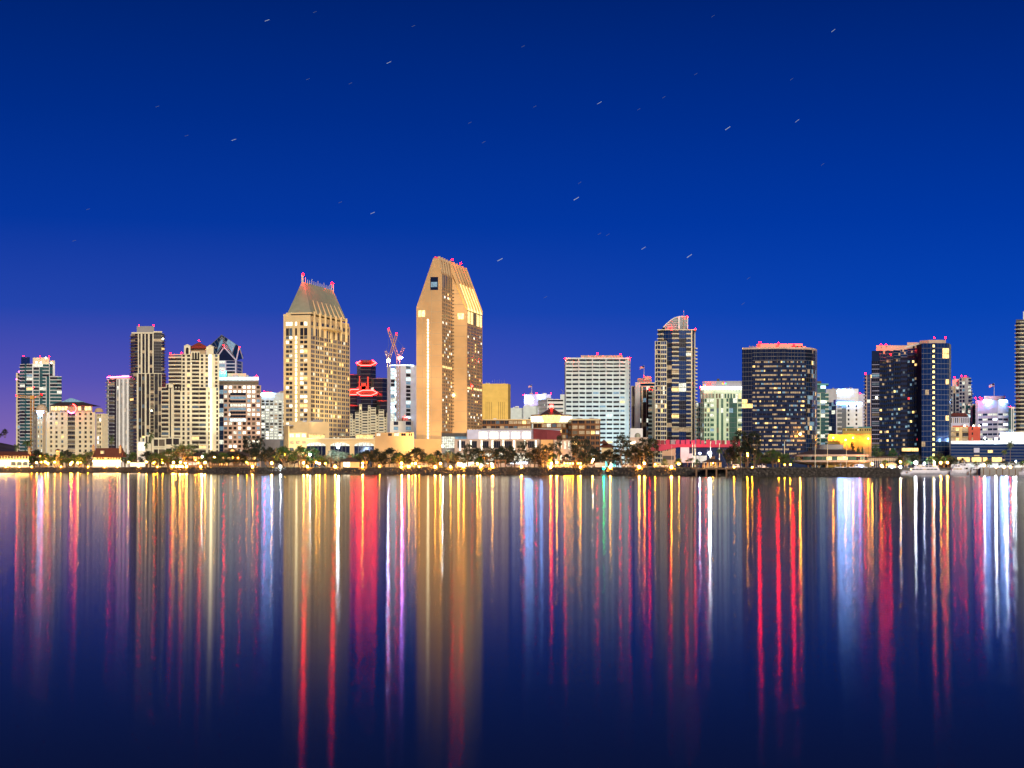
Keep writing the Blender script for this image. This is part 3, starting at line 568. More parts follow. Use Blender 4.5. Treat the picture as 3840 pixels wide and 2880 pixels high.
for a, c_ in ((1160, 1218), (1335, 1400)):
    for k in range(6):
        b = MB(); x = G(a+(c_-a)*k/5, D+2)[0]; b.tube((x, D+2, Z(1646, D)), (x, D+2, Z(1631, D)), .25, .25, 'ivory'); T.part('pergola_post', b)
    T.pbox('pergola_roof', a-3, c_+3, D+1.5, 1629, 1631, 5, 'sand'); T.pbox('glass_wall', a, c_, D+6, 1632, 1646, .3, 'l_warm')
T.pbox('railing', 1150, 1404, D-.4, 1643, 1646, .2, 'ivory')
b = MB(); x, y = G(1284, D+6); b.lathe((x, y), [(9/F*D*1.5*cos(a*pi/12), Z(1634, D)+2.2*sin(a*pi/12)) for a in range(7)], 'greenroof', 16); T.part('canopy_dome', b)
T.finish()
# 11 emerald hexagonal towers
D = 1850; T = Thing('hexagonal_towers', 'cluster of dark green glass hexagonal office towers outlined by red neon rings', 'tower', (*G(1380, D), B0))
def hexa(px, D, hw): 
    x, y = G(px, D); r = hw/F*D; return [(x+r*cos(pi/3*k), y+r*sin(pi/3*k)) for k in (4, 5, 0, 1, 2, 3)]
def hextower(px, D, hw, yt, nf, ringm=None, rm='darkroof', lit=.04, yb=1745):
    h = hexa(px, D, hw); tilt = 11/F*D if ringm else 3/F*D; zt_ = Z(yt, D)-tilt; zb_ = Z(yb, D) if yb < 1700 else B0; x, y = G(px, D); r = hw/F*D
    c = MB(); c.prism([((p[0]-x)*.985+x, (p[1]-D)*.985+D) for p in h], zb_, zt_-.3, 'g_dark'); T.part('wall', c)
    for a, c_ in ((5, 0), (0, 1), (1, 2)): T.facade(h[a], h[c_], zb_, zt_, 'g1', nf, wall='bronze', glass='g_green', lit={'l_pale': lit, 'l_red': .02, 'l_dimcool': .03, 'g_dark': .5})
    zs = [zt_+tilt*(1+(p[1]-D)/r*1.15)+.3 for p in h]
    b = MB(); b.prism(h, zt_, [z_-.5 for z_ in zs], 'redwall' if ringm or rm.startswith('red') else rm); T.part('roof', b)
    if ringm:
        for i in range(6):
            b = MB(); j = (i+1) % 6; e = 1.03; p, q_ = h[i], h[j]; b.tube((x+(p[0]-x)*e, D+(p[1]-D)*e, zs[i]), (x+(q_[0]-x)*e, D+(q_[1]-D)*e, zs[j]), .42, .42, ringm, 5); T.part('neon_tube', b)
hextower(1374, D+30, 36, 1362, 24, 'neon_red'); 
b = MB(); x, y = G(1374, D+30); b.prism([(x+(p[0]-x)*.6, D+30+(p[1]-D-30)*.6) for p in hexa(1374, D+30, 36)], Z(1362, D+30)+.5, Z(1351, D+30), 'darkroof'); T.part('penthouse', b)
hextower(1325, D+40, 32, 1404, 22, None, 'redroof', .08); hextower(1420, D+25, 34, 1418, 20, None, 'greywall', .08)
hextower(1332, D+5, 34, 1471, 18, 'neon_red', lit=.1); hextower(1376, D-12, 38, 1474, 18, 'neon_red', lit=.12); hextower(1442, D-5, 30, 1502, 15, None, 'redwall', .14); hextower(1318, D-20, 28, 1520, 14, None, 'redwall', .14)
for k, (a, c_, yt) in enumerate(((1346, 1350, 1410), (1377, 1382, 1412), (1350, 1377, 1448), (1355, 1372, 1436))): T.pbox('stepped_wall', a, c_, D+2, yt, 1500, 5, 'redwall')
T.finish()
D = 1760; T = Thing('stepped_block', 'white banded office block with stepped top below the red neon hexagons', 'office building', (*G(1390, D), B0))
for k, (a, c_, yt) in enumerate(((1296, 1312, 1565), (1312, 1322, 1552), (1322, 1332, 1572), (1332, 1347, 1545), (1347, 1357, 1516), (1357, 1380, 1542), (1380, 1389, 1520), (1389, 1410, 1528), (1410, 1420, 1555), (1420, 1440, 1536), (1440, 1450, 1565), (1450, 1478, 1548))):
    nf_ = fl(yt, 1640, 10.5); dd = D-(3 if (k % 2) else 0)
    T.block([G(a, dd), G(c_, dd)], Z(yt+nf_*10.5, dd), Z(yt, dd), [dict(cols='p1 w8 p1' if c_-a > 12 else 'p1 w2 p1', nf=nf_, wall='ivory', wh=.42, lit={'l_warm': .04, 'l_dim': .05})], 14, wall='ivory')
T.pbox('base', 1296, 1478, D-2, 1640, 1745, 20, 'greywall'); T.finish()
# 12 white tower being finished, with cranes
D = 1500; T = Thing('white_tower', 'white panelled tower with brightly lit glass strips behind the yellow crane mast', 'tower', (*G(1500, D), B0))
kw = dict(wall='white', glass='g_dark', wh=.75, lit={'l_cool': .35, 'l_bluewhite': .12, 'l_pale': .15, 'l_dimcool': .2})
T.block([G(1452, D+4), G(1464, D)], B0, Z(1375, D), [None], 25, **kw)
T.block([G(1464, D+6), G(1480, D+6)], B0, Z(1378, D), [dict(cols='w1', nf=26)], 20, **kw)
T.block([G(1480, D), G(1523, D), G(1540, D+3), G(1562, D)], B0, Z(1371, D), [dict(cols='w3 f11 f8', nf=26), dict(cols='w1', nf=26, lit={'l_cool': .15, 'l_dimcool': .25, 'l_bluewhite': .04}), None], 30, **kw)
T.pbox('light_strip', 1464, 1552, D+1, 1368, 1372, 1, 'l_bluewhite'); T.finish()
D = 1320; T = Thing('small_block', 'small white building with dark gridded windows at the foot of the crane', 'building', (*G(1500, D), B0))
T.block([G(1462, D), G(1550, D)], B0, Z(1579, D), [dict(cols='f10 w12 f20 w14 f6', nf=9, wall='white', wh=.7, glass='g_navy', lit={'l_dim': .1, 'l_dimcool': .15})], 16, wall='white')
T.pbox('penthouse', 1507, 1530, D+3, 1567, 1580, 8, 'tile'); T.beacon(1518, 1565, D+2, m='neon_red', r=.8); T.finish()
def lattice(b, a, c, w, m, n=None, t=.16):
    a = Vector(a); c = Vector(c); d = (c-a); L_ = d.length; d.normalize(); x = d.cross(Vector((0, 1, 0))).normalized()*w/2; y = d.cross(x).normalized()*w/2
    n = n or max(2, int(L_/w/1.3)); cs = [x+y, x-y, -x-y, -x+y]
    for k in cs: b.tube(a+k, c+k, t, t, m, 4)
    for i in range(n):
        p = a+d*(L_*i/n); q = a+d*(L_*(i+1)/n)
        for j in range(4): b.tube(p+cs[j], q+cs[(j+1) % 4], t*.6, t*.6, m, 3)
def crane(label, px, D, ybase, ytop, jib, cj, lamp=None, hook=None, m='crane', reds=()):
    T = Thing('tower_crane', label, 'crane', (*G(px, D), Z(ybase, D)), None); x, y = G(px, D)
    b = MB(); lattice(b, (x, y, Z(ybase, D)), (x, y, Z(ytop, D)), 2.6, m, t=.25); T.part('mast', b)
    b = MB(); J = (*G(jib[0], D), Z(jib[1], D)); lattice(b, (x, y, Z(ytop, D)), J, 1.9, m, t=.22); T.part('jib', b)
    b = MB(); K = (*G(cj[0], D), Z(cj[1], D)); lattice(b, (x, y, Z(ytop, D)), K, 1.7, m, t=.2); T.part('counter_jib', b)
    b = MB(); b.cube((x, y, Z(ytop, D)), (3.2, 3.0, 3.0), m); T.part('cab', b)
    b = MB(); b.tube(J, K, .08, .08, 'frame', 3); b.tube(J, (J[0], J[1], J[2]-26), .07, .07, 'frame', 3); T.part('cable', b)
    if lamp:
        b = MB(); b.ball((*G(lamp[0], D-3), Z(lamp[1], D)), 0.6, 'b_violet' if px > 1480 else 'b_ice', 8, 6); T.part('floodlight', b)
    for p_, q_ in reds: T.beacon(p_, q_, D, h=.2, r=.6)
    T.finish()
crane('tall yellow lattice crane with orange jib leaning left over the white tower', 1494, 1440, 1640, 1344, (1457, 1236), (1515, 1303), (1507, 1343), reds=((1457, 1233),))
crane('orange crane rising behind the white tower with jib leaning right', 1458, 1560, 1376, 1352, (1488, 1252), (1446, 1315), (1455, 1355), reds=((1486, 1249),))
crane('yellow tower crane with level jib in front of the teal condominium tower', 121, 1560, 1690, 1490, (62, 1486), (155, 1487), reds=((62, 1483), (157, 1478), (125, 1453)))
# 14 sandstone wedge-top hotel tower
T = Thing('wedge_tower', 'floodlit sandstone hotel tower with sloping finned glass roof, tallest on the skyline', 'hotel', (*G(1655, 1250), B0))
O = Vector((-53.7, 1250)); dv = Vector((.2205, .9754)); av = Vector((.9754, -.2205))
def UT(u, t): p = O+av*u+dv*t; return (p.x, p.y)
zE = 121.8; zR = 157.7
def profsolid(prof, t0, t1, m, name):
    b = MB(); n = len(prof); vs = [(*UT(u, t0), z) for u, z in prof]+[(*UT(u, t1), z) for u, z in prof]
    b.add(vs, [tuple(range(n)), tuple(range(n, 2*n))[::-1]]+[(i, n+i, n+(i+1) % n, (i+1) % n) for i in range(n)], m); T.part(name, b)
uL = -17.0
profsolid([(uL, B0), (2.0, B0), (2.0, 146), (.6, zR-1), (-4, zR), (uL, zE)], 0, 30.2, 'sandstone', 'wall')
profsolid([(uL+.5, B0), (13.2, B0), (13.2, zE-.6), (2.4, 146.5), (0.2, zR-1.2), (-4, zR-.2), (uL+.5, zE)], 30.3, 79, 'sandstone', 'wall')
# left edge step and panel joints on the blank front
zA = Z(1192, 1248); fu = (av.x, av.y)
b = MB()
for z in range(14, 150, 8):
    uu0 = uL if z < zE else uL+(z-zE)/(zR-zE)*13
    b.box(UT(uu0+.1, -.03), fu, (2.0-uu0)-.3, 0, .05, z, z+.3, 'tan')
for u_ in (-12.5, -5.5): b.box(UT(u_, -.03), fu, .3, 0, .06, B0+14, zE if u_ < -10 else 150, 'tan')
T.part('panel_joints', b, kind='stuff')
for i in range(38):
    z0_ = Z(1645, 1248)+i*(zA-Z(1645, 1248))/38; b = MB(); b.box(UT(-8.7, -.02), fu, 1.15, 0, .12, z0_, z0_+1.75, 'stair_pier_glow'); T.part('stair_window', b)
b = MB(); b.box(UT(-6.3, -.02), fu, 5.9, 0, .15, Z(1086, 1248), Z(1037, 1248), 'g_navy'); b.box(UT(-5.9, -.2), fu, 4.9, 0, .06, Z(1075, 1248), Z(1056, 1248), 'l_dimcool'); T.part('sky_lounge_window', b)
b = MB(); b.box(UT(-15.4, -.02), fu, 5.0, 0, .12, Z(1186, 1248), Z(1162, 1248), 'l_yellow'); b.box(UT(-13, -.1), fu, .2, 0, .15, Z(1186, 1248), Z(1162, 1248), 'tan'); T.part('corner_window', b)
# windowed flank of the front wing
lt = {'l_white': .08, 'l_warm': .05, 'l_pale': .03}
T.facade(UT(2.5, .1), UT(2.5, 30.1), Z(1619, 1250), 136, 'p2 '+'w5 p2 '*6, 39, wall='sandstone', glass='g_brown', wh=.6, lit=lt, litrows={17: ('l_yellow', .8)})
T.facade(UT(2.5, .1), UT(2.5, 30.1), 136, 146, 'p2 '+'v5 p2 '*6, 1, wall='sandstone', glass='g_dark')
# blank end wall of the rear wing, with its corner window
b = MB()
for z in range(14, 145, 8):
    u1 = 13.4 if z < zE else 13.4-(z-zE)/(147.9-zE)*10.8
    b.box(UT(2.8, 30.2), fu, u1-3.0, 0, .1, z, z+.3, 'tan')
T.part('panel_joints', b, kind='stuff')
b = MB(); b.box(UT(6.6, 30.2), fu, 4.6, 0, .14, Z(1197, 1278), Z(1175, 1278), 'l_yellow'); b.box(UT(8.8, 30.1), fu, .2, 0, .14, Z(1197, 1278), Z(1175, 1278), 'tan'); T.part('corner_window', b)
for i in range(40):
    b = MB(); z_ = Z(1600, 1275)+i*(Z(1075, 1275)-Z(1600, 1275))/40; b.box(UT(2.6, 30.2), fu, 1.1, 0, .9, z_, z_+.55, 'darkwall'); T.part('corner_balcony', b)
# windowed flank of the rear wing
T.facade(UT(13.7, 30.6), UT(13.7, 78.8), Z(1619, 1290), zE-11.5, 'p2 '+'w4 p.8 w4 p2.5 '*5, 33, wall='sandstone', glass='g_brown', wh=.62, lit={'l_white': .05, 'l_warm': .05, 'l_pale': .02}, litrows={13: ('l_yellow', .85)})
T.facade(UT(13.7, 30.6), UT(13.7, 78.8), zE-11.5, zE, 'p2 '+'w8.8 p2.5 '*5, 1, wall='sandstone', glass='l_yellow', wh=.78)
# sloping glass roof with fins
for k in range(5):
    t0_ = 32+k*9.4; t1_ = t0_+8.2
    for f0, f1, m in ((.0, .30, 'l_yellow'), (.30, .58, 'l_yellow'), (.60, .66, 'g_dark'), (.68, 1.0, 'tan')):
        def pt(f, t): u = 13.5+(0.3-13.5)*f; z = zE+(zR-1-zE)*f; return (*UT(u+.25, t), z+.25)
        b = MB(); b.add([pt(f0, t0_), pt(f0, t1_), pt(f1, t1_), pt(f1, t0_)], [(0, 1, 2, 3)], m); T.part('roof_panel', b)
for k in range(7):
    t_ = 0.4+k*5.0 if k < 3 else 31.2+(k-3)*9.4*1.0
for k, t_ in enumerate((31.0, 40.4, 49.8, 59.2, 68.6, 78.2)):
    b = MB(); vs = []
    for dt in (0, .7):
        for u_, z_ in ((13.9, zE), (13.9, zE+3.2), (1.0, zR+1.6), (-1, zR+1.2), (-.6, zR-2.5)): vs.append((*UT(u_, t_+dt), z_))
    b.add(vs, [(0, 1, 2, 3, 4), (9, 8, 7, 6, 5)]+[(i, 5+i, 5+(i+1) % 5, (i+1) % 5) for i in range(5)], 'sandstone'); T.part('roof_fin', b)
for k, t_ in enumerate((1, 8, 15, 22)):
    b = MB(); vs = []
    for dt in (0, .7):
        for u_, z_ in ((2.7, 145.5), (2.9, 148), (.9, zR+1.2), (-1, zR+1.0), (-1, zR-3)): vs.append((*UT(u_, t_+dt), z_))
    b.add(vs, [(0, 1, 2, 3, 4), (9, 8, 7, 6, 5)]+[(i, 5+i, 5+(i+1) % 5, (i+1) % 5) for i in range(5)], 'tan'); T.part('roof_fin', b)
b = MB(); b.tube((*UT(-3, 1), zR+.6), (*UT(-1, 26), zR+.8), .5, .5, 'l_red'); T.part('light_strip', b)
x, y = UT(2, 30); b = MB(); b.ball((*UT(3.6, 29.6), Z(1481, 1275)), .8, 'sign_warm'); T.part('floodlight', b)
for (t_, u_) in ((36, .8), (62, .8)):
    p = UT(u_, t_); b = MB(); b.ball((*p, zR+3), .6, 'b_red', 8, 6); b.tube((*p, zR), (*p, zR+2.5), .2, .2, 'frame'); T.part('beacon', b)
b = MB(); b.ball((*UT(14.2, 44), Z(1448, 1290)), .6, 'neon_red'); T.part('warning_light', b)
T.pbox('base_wall', 1555, 1655, 1238, 1646, 1758, 10, 'sandstone'); T.finish(300)
# 15 ochre tower behind
D = 1560; T = Thing('ochre_tower', 'plain ochre tower with dark vertical grooves behind the wedge topped hotel', 'tower', (*G(1865, D), B0))
T.block([G(1806, D), G(1905, D), G(1915, D+12)], B0, Z(1439, D), [dict(cols='f14 v1 f5 v1 f5 v1 f5 v1 f22 v1 f5 v1 f5 v1 f5 v1 f12', nf=1, topband=16, wall='yellow', glass='g_brown'), None], 34, wall='yellow')
for k in range(6):
    b = MB(); x, y = G(1846+k*9, D+8); b.tube((x, y, Z(1439, D)-.3), (x, y, Z(1424-(k % 2)*3, D)), .15, .08, 'steel'); T.part('antenna', b)
T.finish()
# 16 mall and gallery at the waterfront
D = 1160; T = Thing('waterfront_gallery', 'long white gallery building with brightly lit square openings above a glazed ground floor', 'building', (*G(1860, D), B0))
T.pbox('wall', 1752, 2100, D+8, 1611, 1760, 22, 'lilac'); 
T.pbox('cornice', 1805, 2105, D+7, 1606, 1611, 20, 'concrete')
for k in range(5):
    a = 1797+k*40.6; b = MB(); A = G(a, D+7.7); B_ = G(a+29.5, D+7.7); b.box(A, (1, 0), B_[0]-A[0], 0, .1, Z(1646, D+8), Z(1620, D+8), 'l_hot'); b.box((A[0]-.4, A[1]), (1, 0), B_[0]-A[0]+.8, 0, .3, Z(1620, D+8), Z(1618.6, D+8), 'white')
    for j in (1, 2): b.box((A[0]+(B_[0]-A[0])*j/3, A[1]), (1, 0), .12, 0, .2, Z(1646, D+8), Z(1620, D+8), 'steel')
    T.part('lit_opening', b)
T.pbox('terrace_deck', 1706, 2035, D-.6, 1646.5, 1650, 16, 'pinkish')
T.facade(G(1706, D), G(2030, D), Z(1692, D), Z(1650, D), 'p9 '+'w14 p1 '*0+'w26 p14 '*7+'p6', 1, wall='pinkish', glass='g_dark', wh=.62, lit={'l_dimcool': .3})
T.pbox('wall', 1706, 2030, D+.7, 1651, 1760, 10, 'pinkish')
for k in range(8):
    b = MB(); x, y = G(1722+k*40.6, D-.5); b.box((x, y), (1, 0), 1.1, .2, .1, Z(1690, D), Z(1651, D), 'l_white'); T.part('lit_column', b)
T.pbox('shopfront', 1720, 1990, D-.4, 1700, 1730, .3, 'l_pale'); T.pbox('shopfront', 1715, 1850, D-.9, 1734, 1749, .3, 'l_hot'); T.pbox('shopfront', 1915, 1980, D-.9, 1730, 1740, .3, 'l_bluewhite')
T.pbox('glass_lobby', 1657, 1705, D+14, 1637, 1680, 8, 'l_pale'); T.pbox('lobby_canopy', 1656, 1750, D+13, 1624, 1637, 18, 'darkwall'); T.pbox('glass_lobby', 1706, 1750, D+16, 1637, 1650, 8, 'l_dimcool'); T.pbox('lobby_base', 1657, 1705, D+13, 1680, 1760, 8, 'greywall')
for k in range(7):
    b = MB(); x, y = G(1659+k*7.3, D+13.8); b.box((x, y), (1, 0), .18, 0, .1, Z(1680, D+14), Z(1637, D+14), 'frame'); T.part('mullion', b)
for k in range(4):
    b = MB(); x, y = G(1657, D+13.8); b.box((x, y), (1, 0), 8.9, 0, .14, Z(1646+k*9, D+14), Z(1645.2+k*9, D+14), 'frame'); T.part('mullion', b)
T.finish()
D = 1150; T = Thing('orange_lit_hall', 'blank hall wall glowing orange from street lamps beside the maroon roof block', 'building', (*G(2060, D), B0))
T.pbox('wall', 2028, 2075, D-2, 1649, 1760, 14, 'sandstone')
T.facade(G(2077, D+2), G(2145, D+6), B0, Z(1649, D), 'p3 w5 p4 w5 p4 w5 p4 w5 p3', 2, wall='pinkish', glass='l_pale', wh=.55); T.pbox('wall', 2077, 2144, D+8, 1651, 1760, 8, 'pinkish')
b = MB(); b.prism([G(2000, D+12), G(2052, D+6), G(2103, D+12), G(2103, D+26), G(2000, D+26)], Z(1649, D), [Z(1606, D), Z(1611, D), Z(1614, D), Z(1612, D), Z(1606, D)], 'maroon'); T.part('roof_block', b)
b = MB(); b.ball((*G(2068, D-4), Z(1738, D)), .55, 'b_amber'); T.part('uplight', b); T.finish()
# 17 brown hotel with rotunda
D = 1330; T = Thing('rotunda_hotel', 'brown bronze framed hotel with lit rotunda under a cone roof with red light', 'hotel', (*G(2060, D), B0))
kw = dict(wall='tan', glass='g_brown', wh=.62, lit={'l_dim': .25, 'l_pale': .06, 'l_warm': .04})
T.block([G(1790, D+6), G(1992, D+6)], B0, Z(1575, D), [dict(cols='p1 w6 '*12+'p1', nf=9, wall='brown')], 26, **kw)
T.block([G(2000, D+2), G(2030, D-6), G(2068, D-9), G(2108, D-6), G(2136, D+2)], B0, Z(1588, D), [dict(cols='p1 w8 p1 w8 p1', nf=8, wall='brown')]*4, 26, **kw)
T.block([G(2130, D-2), G(2144, D-14), G(2168, D-14), G(2195, D-16), G(2251, D-16)], B0, Z(1576, D), [dict(cols='p1 w6 p1', nf=9, wall='brown'), dict(cols='p1 w8 p1', nf=9, wall='brown'), dict(cols='p1 w8 p1', nf=9, wall='brown'), dict(cols='p2 w8 p2 w8 p2 w8 p2', nf=9, wall='brown')], 26, **kw)
T.pbox('cornice', 2136, 2253, D-17, 1571, 1576, 22, 'sand'); T.pbox('cornice', 1790, 1998, D+5, 1572, 1576, 22, 'sand')
for c_ in (2022, 2113):
    x, y = G(c_, D+6); r = 30/F*D; b = MB(); b.lathe((x, y), [(r, Z(1588, D)), (r, Z(1558, D)), (0.1, Z(1558, D))], 'ivory', 28); T.part('rotunda_wall', b)
    for k in range(8):
        a = pi+ (k+.5)*pi/8; b = MB(); w_ = r*.3; q = (x+(r+.05)*cos(a), y+(r+.05)*sin(a)); uu = (-sin(a), cos(a)); b.box((q[0]-uu[0]*w_/2, q[1]-uu[1]*w_/2), uu, w_, .1, .12, Z(1582, D), Z(1561, D), 'l_hot'); T.part('rotunda_window', b)
    b = MB(); b.lathe((x, y), [(r*1.06, Z(1558, D)), (r*1.06, Z(1555, D)), (.1, Z(1553, D))], 'brown', 28); T.part('rotunda_roof', b)
x, y = G(2068, D+2); b = MB(); b.lathe((x, y), [(44/F*D, Z(1556, D)), (44/F*D, Z(1554, D)), (22/F*D, Z(1541, D)), (.5, Z(1528, D))], 'bronze', 24); T.part('cone_roof', b)
b = MB(); b.lathe((x, y), [(30/F*D, Z(1585, D)), (38/F*D, Z(1557, D))], 'l_warm', 24); T.part('lantern', b)
b = MB(); b.cube((x, y, Z(1523, D)), (2.4, 2.4, 2.2), 'neon_red'); T.part('roof_lantern', b)
for s_ in (-26, -9, 9, 26):
    b = MB(); b.tube((x+s_/F*D, y-6.5+abs(s_)*.12, Z(1552, D)), (x+s_*.2/F*D, y-1, Z(1531, D)), .25, .15, 'l_yellow', 4); T.part('rib', b)
T.beacon(2068, 1519, D+2, h=.2, r=.7); T.finish()
# 19 background blocks
D = 1900; T = Thing('purple_lit_block', 'office block washed in purple light with a flag on its roof', 'office building', (*G(2020, D), B0))
T.block([G(1965, D), G(2012, D-4), G(2066, D)], B0, Z(1479, D), [dict(cols='f1', nf=1), dict(cols='p1 f1 '*12+'p1', nf=1)], 40, wall='lilac')
T.pbox('sign', 1968, 2006, D-3, 1491, 1499, .8, 'sign_white'); T.pbox('sign', 2025, 2036, D-6, 1484, 1492, .8, 'sign_white'); T.pbox('sign', 1966, 2006, D-3, 1508, 1513, .5, 'l_bluewhite')
T.pbox('louvre', 2016, 2064, D-5, 1500, 1530, .6, 'greywall')
for p, y_ in ((1965, 1481), (2011, 1475), (2066, 1476)): T.beacon(p, y_, D)
T.finish()
def flag(label, px, D, ybase, ytop, w=8, m='lilac', side=-1):
    T = Thing('flag', label, 'flag', (*G(px, D), Z(ybase, D))); x, y = G(px, D); zt = Z(ytop, D); zb = Z(ybase, D); b = MB(); b.tube((x, y, zb-.4), (x, y, zt), .25, .12, 'ivory'); T.part('pole', b)
    h = (zt-zb)*.22; L_ = h*1.7; st = 7
    for k in range(st):
        b = MB(); vs = []
        for i in range(7):
            X = x+side*L_*i/6; yy = y+.6*sin(i*1.4); dr = -.55*h*(i/6)**1.3
            for q in (0, 1): vs.append((X, yy, zt-.4-h*(k+q)/st+dr))
        b.add(vs, [(2*i, 2*i+1, 2*i+3, 2*i+2) for i in range(6)], 'redwall' if k % 2 == 0 else 'white'); T.part('stripe', b)
    b = MB(); b.box((x+(side*L_*.42 if side < 0 else 0), y-.25), (1, 0), L_*.42, 0, .05, zt-.4-h*.55-.1*h, zt-.4, 'navy'); T.part('canton', b); return T
flag('flag with red and white stripes flying over the purple lit block', 1994, 1898, 1476, 1442)
D = 1800; T = Thing('white_block', 'plain white windowless block just right of the ochre tower', 'building', (*G(1950, D), B0))
T.block([G(1912, D), G(1962, D)], B0, Z(1530, D), [None], 30, wall='coolwhite'); T.block([G(1962, D-6), G(2009, D-6), G(2018, D)], B0, Z(1524, D), [dict(cols='f8 w2 f1 w2 f6', nf=1, wh=.25, wall='coolwhite', glass='g_navy'), None], 30, wall='coolwhite'); T.finish()
D = 1780; T = Thing('banded_block', 'low white office with dark window bands behind the rotunda roof', 'office building', (*G(2070, D), B0))
T.block([G(2019, D+20), G(2052, D), G(2112, D)], B0, Z(1497, D), [dict(cols='p1 w1.4 '*9+'p1', nf=17, wh=.45), dict(cols='w1', nf=17, wh=.42)], 30, wall='white', lit={'l_pale': .06}); T.pbox('penthouse', 2028, 2048, D+24, 1499, 1506, 8, 'l_red')
T.finish()
T = Thing('roof_tank_block', 'small pale plant block with a curved pipe beside the big white hotel', 'building', (*G(2110, 1790), B0)); T.pbox('wall', 2101, 2120, 1790, 1479, 1745, 14, 'coolwhite')
b = MB(); x, y = G(2106, 1792); z_ = Z(1479, 1792)
for k in range(6): b.tube((x+1.6*sin(k*.6), y, z_+k*.9), (x+1.6*sin((k+1)*.6), y, z_+(k+1)*.9), .25, .25, 'steel')
T.part('pipe', b); T.finish()
# 18 big white hotel slab
D = 1450; T = Thing('white_hotel', 'wide white slab hotel with dark strip windows and folded facade bays', 'hotel', (*G(2240, D), B0))
kw = dict(wall='coolwhite', glass='g_navy', wh=.42, lit={'l_warm': .008, 'l_cool': .008, 'l_dimcool': .02, 'g_dark': .4})
pts = [G(2117, D+3), G(2121, D)]; fs = [None]; edges = [2121, 2146, 2172, 2197, 2223, 2248, 2274, 2299, 2325, 2345]
zc = Z(1346+4*13.7, D)
for lvl, (z0_, z1_, nf_) in enumerate(((B0, zc, 21), (zc+.02, Z(1346, D), 4))):
    pts = [G(2117, D+4), G(2121, D)]; fs = [None]
    for k, (a, c_) in enumerate(zip(edges, edges[1:])):
        dd = D+(2.2 if k % 2 == 0 else 0); pts.append(G(c_, dd))
        fs.append(dict(cols='p1 w21 p3' if (lvl == 0 or k % 2) else 'w25 f0.1', nf=nf_))
    pts += [G(2358, D), G(2364, D+5)]; fs += [None, dict(cols='p1 w8 p1', nf=nf_)]
    T.block(pts, z0_, z1_, fs, 30, **kw)
b = MB(); P_ = []
for k in range(13): P_.append(G(2178+k*13.1, D+8+(1.6 if k % 2 else 0)))
b.prism(P_+[G(2335, D+26), G(2178, D+26)], Z(1350, D), Z(1330, D), 'pinkish'); T.part('penthouse', b)
for p, y_ in ((2119, 1344), (2240, 1326), (2327, 1328), (2362, 1342)): T.beacon(p, y_, D-1)
T.pbox('cornice', 2121, 2360, D-.3, 1341, 1346.5, 2, 'coolwhite'); T.finish(300)
# 20 slender office with white slab
D = 1560; T = Thing('slab_office', 'narrow office tower with a tall white blank slab and brown window strips', 'office building', (*G(2410, D), B0))
kw = dict(wall='ivory', glass='g_brown', wh=.7, lit={'l_pale': .06, 'l_dimcool': .05})
T.block([G(2367, D+6), G(2382, D+4)], B0, Z(1446, D), [dict(cols='p1 v3 p1', nf=16)], 20, **kw)
T.block([G(2382, D), G(2401, D)], B0, Z(1434, D), [None], 20, wall='white')
T.block([G(2401, D+4), G(2455, D+4)], B0, Z(1446, D), [dict(cols='v3 p4 v8 p1 v8 p1 v8 p4', nf=20, glass='g_brown')], 24, **kw)
T.pbox('cornice', 2401, 2458, D+3, 1434, 1438, 26, 'ivory'); T.pbox('clerestory', 2403, 2455, D+5, 1438, 1446, 20, 'g_blue'); T.pbox('penthouse', 2390, 2443, D+8, 1418, 1434, 14, 'greywall'); T.pbox('penthouse', 2414, 2440, D+7, 1411, 1426, 6, 'pinkish')
T.block([G(2431, D-30), G(2447, D-30), G(2456, D-24)], B0, Z(1455, D-30), [dict(cols='b1', nf=20), None], 20, wall='ivory', glass='g_brown', rail='ivory', rh=.5, lit={'l_dim': .05, 'l_pale': .06})
for p, y_ in ((2416, 1412), (2437, 1414), (2436, 1459)): T.beacon(p, y_, D-2 if y_ < 1440 else D-30)
T.finish()
flag('small flag on a pole above the narrow slab office', 2415, 1566, 1412, 1370)
# 21 tall condo with curved sail crown
D = 1400; T = Thing('sail_crown_tower', 'tall glass condominium tower with curved sail crown and stacked balconies', 'tower', (*G(2530, D), B0))
kw = dict(wall='ivory', glass='g_blue', wh=.72, rail='ivory', rh=.5, bald=1.5, lit={'l_dim': .03, 'l_warm': .02, 'g_dark': .35, 'l_pale': .01})
T.block([G(2456, D-2), G(2478, D-4), G(2501, D-4)], B0, Z(1280, D), [dict(cols='p2 w6 p1 b10 p1', nf=28), dict(cols='p1 w6 p1 w6 p1 w6 p2', nf=28)], 26, **kw)
lr = {20: ('l_pale', .6), 11: ('l_warm', .7), 8: ('l_dim', .6)}
T.block([G(2467, D+5), G(2489, D+2), G(2501, D+1), G(2519, D), G(2546, D), G(2573, D), G(2596, D), G(2608, D+6)], B0, Z(1237, D),
        [dict(cols='b1', nf=31), dict(cols='g1', nf=31), dict(cols='g1', nf=31), dict(cols='b1', nf=31, litrows=lr), dict(cols='g1', nf=31, litrows={11: ('l_cool', .5)}), dict(cols='b20 p5', nf=31, litrows=lr), dict(cols='g5 f3', nf=31)], 26, **kw)
for i in range(26):
    b = MB(); A = G(2607, D+4); z_ = Z(1640-i*13.3, D); b.box(A, (1, 0), 1.7, 3, 1, z_, z_+.9, 'ivory'); T.part('balcony', b)
